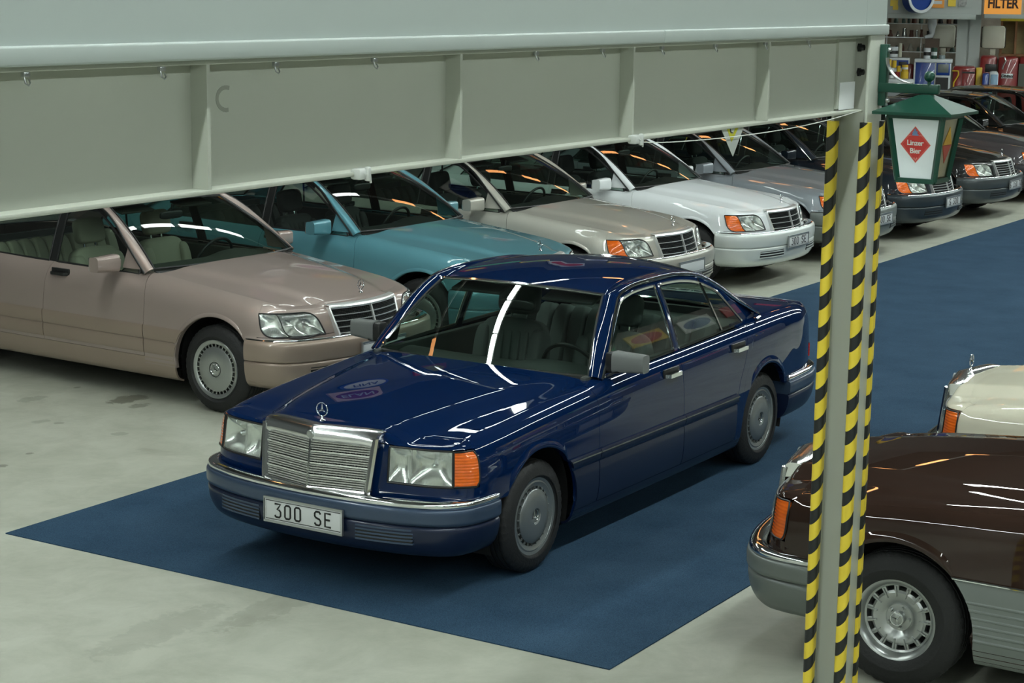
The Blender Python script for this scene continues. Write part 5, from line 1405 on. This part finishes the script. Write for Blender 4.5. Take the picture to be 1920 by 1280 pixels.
# bracket
b0 = at_y(1655, 83, CYY-.02); b1 = at_y(1652, 198, CYY-.02)
lx = lambda x, y, z: (x-XLn, y-LY, z)
MB().box(lx(CX+.105, CYY-.022, (b0[2]+b1[2])/2), (.03, .028, b0[2]-b1[2]), .002).build('bracket_bar', GRN, ln)
for z in (b0[2]-.02, b1[2]+.02): MB().lathe([(0, -.012), (.007, -.010), (.009, -.004), (.009, 0), (0, 0)], 10, lx(CX+.105, CYY-.036, z), 'y').build('screw', SATIN, ln)
za = zof(170)
MB().box(lx(CX+.095, (CYY-.03+LY)/2-.01, za), (.028, (CYY-.03)-LY+.06, .034), .003).build('bracket_arm', GRN, ln)
cc = lx(CX+.095, CYY-.036, zof(160)); pts = [(cc[0], cc[1]-.10*(1-math.cos(t_)), cc[2]+.09*(1-math.sin(t_))) for t_ in np.linspace(0, R(90), 14)]
MB().sweep(pts, (1, 0, 0), [(-.002, -.012), (.002, -.012), (.002, .012), (-.002, .012)]).build('scroll_strip', SATIN, ln)
MB().tube([(.012, -.004, za+.01), (.012, -.004, za+.03)], .007, 8).build('finial_neck', GRN, ln)
MB().ell((.012, -.004, za+.046), (.04, .04, .04), 1., 12, 16).build('finial_ball', GRN, ln)
# roof
rh = .148
V = [(-rh, -rh, zr0), (rh, -rh, zr0), (rh, rh, zr0), (-rh, rh, zr0), (-.02, -.02, zr1), (.02, -.02, zr1), (.02, .02, zr1), (-.02, .02, zr1), (-rh, -rh, zr0-.010), (rh, -rh, zr0-.010), (rh, rh, zr0-.010), (-rh, rh, zr0-.010)]
MB().add(V, [(0, 1, 5, 4), (1, 2, 6, 5), (2, 3, 7, 6), (3, 0, 4, 7), (4, 5, 6, 7), (8, 9, 1, 0), (9, 10, 2, 1), (10, 11, 3, 2), (11, 8, 0, 3), (11, 10, 9, 8)]).build('lantern_roof', GRN, ln, 15)
ht, hb = .104, .072
fr = lambda z: lerp(hb, ht, (z-zb0)/(ze-zb0))
for a, c in ((-1, -1), (1, -1), (1, 1), (-1, 1)):
    MB().sweep([(a*hb, c*hb, zb0), (a*ht, c*ht, ze+.008)], (a, c, 0), [(-.009, -.012), (.009, -.012), (.009, .004), (0, .007), (-.009, .004)]).build('corner_post', GRN, ln, 20)
for (z, h_, nm) in ((zb0, hb, 'bottom_rail'), (ze, ht, 'top_rail')):
    for ax in range(4):
        q = MB().box((0, 0, 0), (2*h_, .012, .018), .001); rz = ax*math.pi/2
        q.v = [(x*math.cos(rz)-(y-h_)*math.sin(rz), x*math.sin(rz)+(y-h_)*math.cos(rz), zz+z) for x, y, zz in q.v]; q.build(nm, GRN, ln, 20)
MB().box((0, 0, zb0-.004), (2*hb, 2*hb, .006)).build('lantern_floor', GRN, ln)
OPAL = mat('opal_pane', (.74, .79, .82), .3); AMBG = glassmat('amber_pane', (.80, .70, .42), 1.5, rough=.08, boost=3.0)
def pane(dirx, diry, m, nm):
    """pane seen from outside; returns mapper (u right, v 0..1 up, d out)"""
    def fn(u, v, d):
        z = lerp(zb0, ze, v); h_ = fr(z)-.003; tx, ty = -diry, dirx     # to the viewer's right
        return (dirx*(h_+d)+tx*u*(h_), diry*(h_+d)+ty*u*(h_), z)
    mb = MB().prism([(-.98, .02), (.98, .02), (.98, .99), (-.98, .99)], fn, 0, -.004); return fn, mb.build(nm, m, ln, 20)
fF, pF = pane(-1, 0, OPAL, 'opal_pane'); fB, pB = pane(1, 0, OPAL, 'opal_pane'); fS, pS = pane(0, -1, AMBG, 'amber_pane'); fN, pN = pane(0, 1, AMBG, 'amber_pane')
LRED = mat('logo_red', (.56, .045, .04), .5); LROSE = mat('logo_edge', (.68, .28, .24), .5); LWHI = mat('logo_white', (.72, .70, .66), .5); LBLU = mat('logo_blue', (.16, .24, .42), .5)
def dia(fn, u0, v0, ru, rv, d, m, nm, par): return MB().prism([(u0-ru, v0), (u0, v0-rv), (u0+ru, v0), (u0, v0+rv)], fn, d, d-.0006).build(nm, m, par, 20)
LU, LV = .0, .565
dia(fF, LU, LV, .66, .288, .0008, LROSE, 'logo_border', pF); dia(fF, LU, LV, .63, .274, .0012, LRED, 'logo_diamond', pF); dia(fF, LU, LV, .585, .254, .0014, LROSE, 'logo_line', pF); dia(fF, LU, LV, .575, .250, .0016, LRED, 'logo_diamond', pF)
for (u, v) in ((-.06, .335), (.06, .335), (0, .315)): dia(fF, u, v+.015, .035, .018, .0024, LROSE, 'logo_heart', pF)
# little castle-like crest and rule lines
for (u0, u1, v0, v1) in ((-.13, .13, .705, .728), (-.085, .085, .728, .775), (-.05, .03, .775, .81), (-.11, -.06, .728, .76)): MB().prism([(u0, v0), (u1, v0), (u1, v1), (u0, v1)], fF, .0026, .0012).build('logo_crest', LBLU, pF, 20)
for (u0, u1) in ((-.33, -.15), (.15, .33)): MB().prism([(u0, .703), (u1, .703), (u1, .709), (u0, .709)], fF, .0026, .0012).build('logo_rule', LROSE, pF, 20)
lean = math.atan2(ht-hb, ze-zb0)
for txt, v, sz in (('Linzer', .59, .0265), ('Bier', .465, .0265)):
    t_ = textmesh(txt, sz, 'logo_lettering', LWHI, pF, .0004, 0, .0006, .95)
    p = fF(0, v, .0030); t_.location = p; t_.rotation_euler = Euler((math.pi/2+lean*0, 0, -math.pi/2)); t_.rotation_euler.rotate_axis('X', lean)
# reflection of the logo diamond, painted onto the amber side pane
MB().prism([(-.52, .56), (0, .56), (.52, .56), (0, .84)], fS, .0015, .0004).build('reflected_upper_half', mat('reflection_amber', (.52, .30, .03), .5), pS, 20)
MB().prism([(-.52, .555), (0, .27), (.52, .555)], fS, .0015, .0004).build('reflected_lower_half', mat('reflection_dull_red', (.36, .06, .04), .5), pS, 20)
tag(ln, 'green beer lantern with white Linzer Bier pane bracketed to the striped column', 'lantern')

# ================================================================== filling-station display at the end of the hall
BD = 40.0; PXM = BD/FPX
b_r = ray(1790, 100); PHI = math.atan2(b_r[1], b_r[0]); BO = CAM+b_r*BD
BG = (float(BO[0]), float(BO[1]))
bz = lambda py: float((CAM+ray(1790, py)*BD)[2])
bu = lambda px: (px-1790)*PXM
def bgroot(nm, px, v, z=0.):
    c, s_ = math.cos(PHI), math.sin(PHI); u = bu(px)*(BD+v)/BD
    return empty(nm, (BG[0]+s_*u+c*v, BG[1]-c*u+s_*v, z), PHI-math.pi/2)
def bgz(py, v): return CAM[2]+(bz(py)-CAM[2])*(BD+v)/BD
def sz_(p0, p1, v=0.): return (p1-p0)*PXM*(BD+v)/BD
GREYW = mat('shop_grey', (.42, .46, .44), .5); CREAMP = mat('cream_enamel', (.70, .69, .57), .35); PBLUE = mat('pump_blue', (.012, .05, .26), .3, 0, .5); PRED = mat('pump_red', (.22, .018, .018), .3, 0, .5)
PWHITE = mat('pump_white', (.62, .66, .68), .35); PYEL = mat('pump_yellow', (.62, .42, .03), .4); PDARK = mat('pump_dark', (.02, .02, .02), .4)
def bgbox(root, nm, m, px0, px1, py0, py1, dpt, r=.0, z0=None, v=0., front=0.):
    """box whose front face covers the given pixels"""
    w_ = sz_(px0, px1, v); z1 = bgz(py0, v); zb = bgz(py1, v) if z0 is None else z0; rx = root['px']
    return MB().box((bu((px0+px1)/2)*(BD+v)/BD-bu(rx)*(BD+v)/BD, dpt/2+front, (z1+zb)/2-root.location[2]), (w_, dpt, z1-zb), r).build(nm, m, root)
def bgthing(nm, px, v=0., z=0.):
    r_ = bgroot(nm, px, v, z); r_['px'] = px; return r_
# back wall of the display and the sign gallery over it
r_ = bgthing('wall_display', 1790, 3.2); struct(r_); bgbox(r_, 'backdrop', mat('shop_backdrop', (.30, .26, .21), .7, noise=.7, nscale=3.5), 1560, 2010, -40, 100, .1, z0=0, v=3.2)
r_ = bgthing('trim_gallery', 1790, 0.); struct(r_)
bgbox(r_, 'fascia', GREYW, 1580, 1834, -60, 27, .12); bgbox(r_, 'ledge', FASC, 1580, 1825, 26.5, 36, .2, .01, front=-.06); bgbox(r_, 'fascia', GREYW, 1837, 2010, -60, 26, .12); bgbox(r_, 'ledge', FASC, 1840, 2010, 25, 33, .2, .01, front=-.06)
r_ = bgthing('steel_column', 1812, .75); bgbox(r_, 'flange', GREYW, 1792, 1835, -60, 165, .03, z0=0, v=.75); bgbox(r_, 'web', GREYW, 1811, 1815, -60, 165, .3, z0=0, v=.75)
tag(r_, 'wide grey steel column between the fuel pumps at the end of the hall', 'column')
def sign_round(px, py, r_px, lab):
    r_ = bgthing('round_sign', px, -.35, bz(py)); rr = sz_(0, r_px); r_.rotation_euler.z += .62
    MB().lathe([(0, -.10), (rr*.84, -.10), (rr*.86, -.13), (rr, -.13), (rr, .10), (0, .10)], 40, (0, 0, 0), 'y').build('sign_drum', PBLUE, r_); MB().lathe([(rr*.80, -.135), (rr*.83, -.145), (rr*.98, -.145), (rr*1.0, -.13)], 40).build('sign_rim', PWHITE, r_); tag(r_, lab, 'sign')
sign_round(1717, -4, 29, 'round blue drum sign with a white rim on the display gallery')
def flat_sign(px0, px1, py0, py1, m, lab, bits=(), emit=None, shape=None):
    r_ = bgthing('flat_sign', (px0+px1)/2, -.03, bz(py1)); bgbox(r_, 'sign_board', m, px0, px1, py0, py1, .03)
    for (a, b_, c, d, mm) in bits: bgbox(r_, 'sign_print', mm, a, b_, c, d, .004, front=-.004)
    tag(r_, lab, 'sign'); return r_
ORG = mat('sign_orange', (.85, .34, .05), .4, emit=.25); YLW = mat('sign_bright_yellow', (.85, .62, .05), .4); ORP = mat('poster_orange', (.85, .34, .05), .4); YBOX = mat('light_box_yellow', (.85, .62, .05), .4, emit=.2)
flat_sign(1744, 1766, -14, 15, ORP, 'small orange poster with a pale text strip on the gallery', [(1746, 1762, 2, 8, PWHITE)])
flat_sign(1773, 1787, -10, 12, YLW, 'small plain yellow poster on the gallery')
flat_sign(1792, 1807, -10, 12, mat('sign_patterned', (.35, .36, .35), .5, noise=.95, nscale=22), 'small black and white patterned poster on the gallery')
flat_sign(1667, 1681, 1.8, 13, YLW, 'yellow cut out sign with dark edges at the gallery end', [(1672, 1682, 12, 20, YLW)])
flat_sign(1640, 1700, -8, 1.2, YLW, 'long yellow sign board above the cut out sign')
r_ = flat_sign(1839, 1906, -30, 25, ORG, 'glowing orange light box sign reading FILTER')
t_ = textmesh('FILTER', .27, 'sign_lettering', mat('ink_brown', (.03, .008, .005), .5), r_, .003, 0, .008, .95); t_.rotation_euler = (math.pi/2, 0, 0); t_.location = (0, -.006, bz(6)-bz(25)); t_.scale = (.82, 1, 1)
flat_sign(1911, 1960, -20, 22, YBOX, 'yellow and red light box sign beside the FILTER sign', [(1911, 1960, -20, 6, mat('sign_hot_red', (.7, .10, .05), .4, emit=.2))])
# fuel pumps
r_ = bgthing('fuel_pump', 1752, 0.)
bgbox(r_, 'cabinet', PBLUE, 1719, 1755, 118, 175, .55, .01, z0=0.02); bgbox(r_, 'cabinet', PWHITE, 1755, 1785, 118, 175, .5, .01, z0=0.02); bgbox(r_, 'cap', PWHITE, 1717, 1787, 112, 118.5, .62, .012, front=-.03)
bgbox(r_, 'dial_frame', PBLUE, 1758, 1783, 119, 142, .02, .004, front=-.02); bgbox(r_, 'dial_window', mat('dial_grey', (.16, .18, .17), .3), 1760.5, 1780.5, 121, 137, .01, .006, front=-.026); bgbox(r_, 'lower_panel', PDARK, 1757.5, 1781, 146, 175, .02, front=-.02, z0=.1); bgbox(r_, 'edge_strip', PWHITE, 1716.5, 1719.5, 117, 175, .5, z0=.02)
bgbox(r_, 'plinth', PDARK, 1717, 1787, 200, 210, .6, z0=0.0)
tag(r_, 'blue and white fuel pump with a dial window and oil cans on top', 'fuel pump')
r_ = bgthing('fuel_pump', 1809, .0)
bgbox(r_, 'cabinet', PRED, 1788, 1831, 124, 190, .5, .06, z0=0.02, front=.02); bgbox(r_, 'front_panel', PRED, 1806, 1829, 131, 190, .02, .01, z0=.05, front=-.005); bgbox(r_, 'dial_strip', PDARK, 1806, 1829, 134, 137, .012, front=-.018); bgbox(r_, 'yellow_post', PYEL, 1831, 1842, 126, 190, .1, .01, z0=0.)
hs = MB().tube([(-.24, -.03, bz(133)), (-.12, -.06, bz(133)), (-.11, -.06, bz(140)), (-.2, -.07, bz(155)), (-.2, -.06, bz(175))], .016, 8); hs.build('hose', PYEL, r_)
tag(r_, 'low dark red fuel pump with a yellow hose beside the grey column', 'fuel pump')
r_ = bgthing('fuel_pump', 1888, .5)
bgbox(r_, 'cabinet', PRED, 1870, 1908, 104, 190, .6, .07, z0=0.02, v=.5); bgbox(r_, 'cabinet', PRED, 1908, 1960, 103, 190, .6, .07, z0=.02, v=.5); bgbox(r_, 'side_cabinet', PRED, 1836, 1869, 103, 190, .5, .08, z0=.02, v=.5, front=.1); bgbox(r_, 'window', PDARK, 1847, 1868, 119, 134, .02, .01, v=.5, front=.08); bgbox(r_, 'gap_panel', mat('pump_grey_green', (.08, .09, .07), .5), 1908, 1921, 117, 160, .02, v=.5, front=-.012)
bdg = bgbox(r_, 'name_badge', PWHITE, 1877, 1898, 136, 145, .012, .004, v=.5, front=-.012)
t_ = textmesh('Divinol', .085, 'badge_lettering', PDARK, r_, .002, .2, .004); t_.rotation_euler = (math.pi/2, 0, 0); t_.location = ((1887.5-1888)*PXM, -.02, bgz(140.5, .5))
nz = MB().tube([(-.08, -.05, bgz(106, .5)), (-.05, -.08, bgz(112, .5)), (-.09, -.08, bgz(120, .5)), (-.11, -.08, bgz(128, .5))], .018, 8); nz.build('nozzle', SATIN, r_)
tag(r_, 'large dark red fuel pump with a white Divinol badge', 'fuel pump')
r_ = bgthing('fuel_pump', 1857, -.3)
bgbox(r_, 'cabinet', PBLUE, 1843, 1855, 137, 190, .4, .02, z0=.02, v=-.3); bgbox(r_, 'front_frame', PWHITE, 1855, 1872, 133, 190, .4, .05, z0=.02, v=-.3, front=-.02); bgbox(r_, 'front_panel', mat('pump_pale_blue', (.22, .36, .5), .35), 1858, 1871, 138, 190, .02, .01, z0=.1, v=-.3, front=-.035)
tag(r_, 'small blue pump with a white rounded front standing before the red pump', 'fuel pump')
r_ = bgthing('fuel_pump', 1690, .4)
bgbox(r_, 'cabinet', PRED, 1700, 1716, 122, 190, .4, .03, z0=.02, v=.4); bgbox(r_, 'cabinet', PWHITE, 1660, 1708, 111, 150, .5, .01, z0=.02, v=.4, front=.05); bgbox(r_, 'dial_frame', PBLUE, 1664, 1706, 115, 130, .02, v=.4, front=.02); bgbox(r_, 'dial_window', PDARK, 1688, 1703, 118, 127, .015, .004, v=.4, front=.008)
tag(r_, 'white topped pump cabinet with a blue dial frame behind the yellow cans', 'fuel pump')
# square cream lamp heads of two pumps
for px, lab in ((1768.5, 'square cream enamel sign head above the blue fuel pump'), (1859, 'square cream enamel sign head above the red fuel pump')):
    r_ = bgthing('pump_sign_head', px, 1.25, 0.)
    bgbox(r_, 'head', CREAMP, px-21, px+21, 47, 90, .3, .06, v=1.25); bgbox(r_, 'rim', PDARK, px-22.5, px+22.5, 49, 88, .12, .02, v=1.25, front=.09); bgbox(r_, 'neck', CREAMP, px-5, px+5, 90, 101, .1, .01, v=1.25, front=.1); bgbox(r_, 'post', CREAMP, px-4, px+4, 100, 190, .08, z0=0., v=1.25, front=.11)
    tag(r_, lab, 'sign')
# oil cans
def can(px0, px1, py0, py1, m, lab, v=-.1, lid=True, group=None):
    r_ = bgthing('oil_can', (px0+px1)/2, v, bgz(py1, v)+.012); w_ = sz_(px0, px1, v); h_ = bgz(py0, v)-bgz(py1, v)
    MB().lathe([(0, 0), (w_/2, 0), (w_/2, h_*.95), (w_/2*.94, h_*.97), (w_/2*.94, h_), (0, h_)], 20, (0, 0, 0), 'z').build('can_body', m, r_)
    if lid: MB().lathe([(w_/2*1.01, h_*.30), (w_/2*1.01, h_*.62)], 20, (0, 0, 0), 'z').build('can_band', PWHITE if m is not PWHITE else PDARK, r_)
    tag(r_, lab, 'can', group)
GRC = mat('can_green', (.02, .06, .04), .4); PALE = mat('can_pale', (.45, .45, .35), .4)
can(1668, 1686, 91, 110, PWHITE, 'white oil can with dark foot band on the white topped cabinet', .6)
can(1686, 1693, 84, 110, PALE, 'tall slim pale oil can on the white topped cabinet', .65, False)
can(1733, 1746, 92, 112, PWHITE, 'white oil can with dark band on the blue pump', .25)
can(1747, 1758, 91, 112, GRC, 'dark green oil can with white band on the blue pump', .25)
can(1761, 1773, 105, 112, mat('can_steel', (.3, .36, .38), .3, .5), 'small low steel tin on the blue pump', .25, False)
for i, (a, b_, c, d, m, lab) in enumerate([(1664, 1668, 128, 151, PYEL, 'slim yellow can at the end of the can display'), (1668.4, 1675, 115, 130.8, PYEL, 'tall yellow can stacked in the can display'), (1675.6, 1684, 117, 130.8, PYEL, 'squat yellow can stacked in the can display'), (1671, 1680.5, 131, 151, PWHITE, 'yellow and white can with a red top in the can display'), (1684.5, 1692, 127, 138.2, PYEL, 'small yellow can with a spout in the can display'), (1681, 1691.3, 138.4, 151, PRED, 'red can at the foot of the can display'), (1694, 1706, 125, 137, PYEL, 'upper round yellow can in the can display'), (1692, 1707, 137.3, 151, PYEL, 'lower wide yellow can in the can display')]):
    can(a, b_, c, d, m, lab, -.5, i in (0, 3, 6), 'oil cans on the display stand')
r_ = bgthing('can_stand', 1686, -.5); bgbox(r_, 'shelf', PWHITE, 1660, 1717, 151, 160, .4, .01, v=-.5, front=-.2); bgbox(r_, 'stand_leg', PDARK, 1664, 1668, 160, 190, .04, z0=0., v=-.5, front=.2); bgbox(r_, 'stand_leg', PDARK, 1708, 1712, 160, 190, .04, z0=0., v=-.5, front=.2)
tag(r_, 'white shelf stand carrying yellow oil cans', 'stand')
# shelving with shiny bric-a-brac behind
r_ = bgthing('glass_shelf', 1730, 1.6)
for py in (45, 71, 98): bgbox(r_, 'shelf', SATIN, 1660, 1795, py, py+1.5, .35, v=1.6)
for px in (1662, 1726, 1793): bgbox(r_, 'upright', SATIN, px, px+1.6, 34, 150, .03, z0=0., v=1.6, front=.3)
tag(r_, 'tall metal shelving crowded with shiny parts behind the pumps', 'shelf')
rj = random.Random(3)
JM = [mat('bric_chrome', (.5, .52, .5), .2, .9), mat('bric_pale', (.45, .43, .36), .5), mat('bric_brown', (.14, .06, .04), .5), mat('bric_green', (.12, .18, .15), .4), PDARK]
JN = ['shiny chrome', 'pale cream', 'dark brown', 'dull green', 'black']
for py in (45, 71, 98):
    px = 1664
    while px < 1790:
        w_ = rj.uniform(5, 13); h_ = rj.uniform(7, 19); k = rj.randrange(5); r2 = bgthing('display_part', px+w_/2, 1.7, bgz(py, 1.7)+.004); H_ = sz_(0, h_); W_ = sz_(0, w_)
        MB().lathe([(0, 0), (W_*.42, 0), (W_*.46, H_*.2), (W_*rj.uniform(.2, .46), H_*.6), (W_*rj.uniform(.1, .4), H_*.95), (0, H_)], 14, (0, .1, 0), 'z').build('part_body', JM[k], r2)
        tag(r2, JN[k]+' round part on the '+{45: 'top', 71: 'middle', 98: 'bottom'}[py]+' board of the metal shelving', 'part', 'parts on the metal shelving'); px += w_+rj.uniform(1, 5)
r_ = bgthing('mannequin_form', 1748, .85, 0)
lg = MB(); u_ = lambda px: (px-1748)*PXM*1.03
lg.tube([(u_(1746), 0, bgz(36, 1.2)), (u_(1746), 0, bgz(45, 1.2)), (u_(1746), 0, bgz(53, 1.2)), (u_(1747), 0, bgz(62, 1.2)), (u_(1746), 0, bgz(67, 1.2)), (u_(1734), -.03, bgz(70, 1.2))], [.09, .10, .075, .055, .05, .035], 12)
lg.build('leg_form', PWHITE, r_); MB().box((0, .1, bgz(71.6, 1.2)/2), (.3, .3, bgz(71.6, 1.2)-.02)).build('plinth', mat('plinth_brown', (.1, .07, .05), .6), r_); tag(r_, 'white display leg form standing on a brown plinth behind the pumps', 'mannequin leg')
r_ = bgthing('display_cabinet', 1902, 1.7); WOODY = mat('cabinet_wood', (.24, .11, .04), .5)
for a, b_ in ((1871, 1875), (1897, 1901), (1925, 1930)): bgbox(r_, 'post', WOODY, a, b_, 33, 110, .3, z0=0., v=1.7)
bgbox(r_, 'rail', mat('cabinet_yellow', (.62, .5, .04), .5), 1870, 1930, 33, 37.5, .3, v=1.7, front=-.02); bgbox(r_, 'back', mat('cabinet_back', (.42, .34, .16), .6, noise=.4, nscale=5), 1871, 1930, 37, 110, .03, z0=0., v=1.7, front=.3); bgbox(r_, 'rail', WOODY, 1870, 1930, 99, 103, .3, v=1.7)
tag(r_, 'tall wooden display cabinet with a yellow top rail behind the red pump', 'cabinet')
for o in bpy.data.objects:
    if 'px' in o: del o['px']
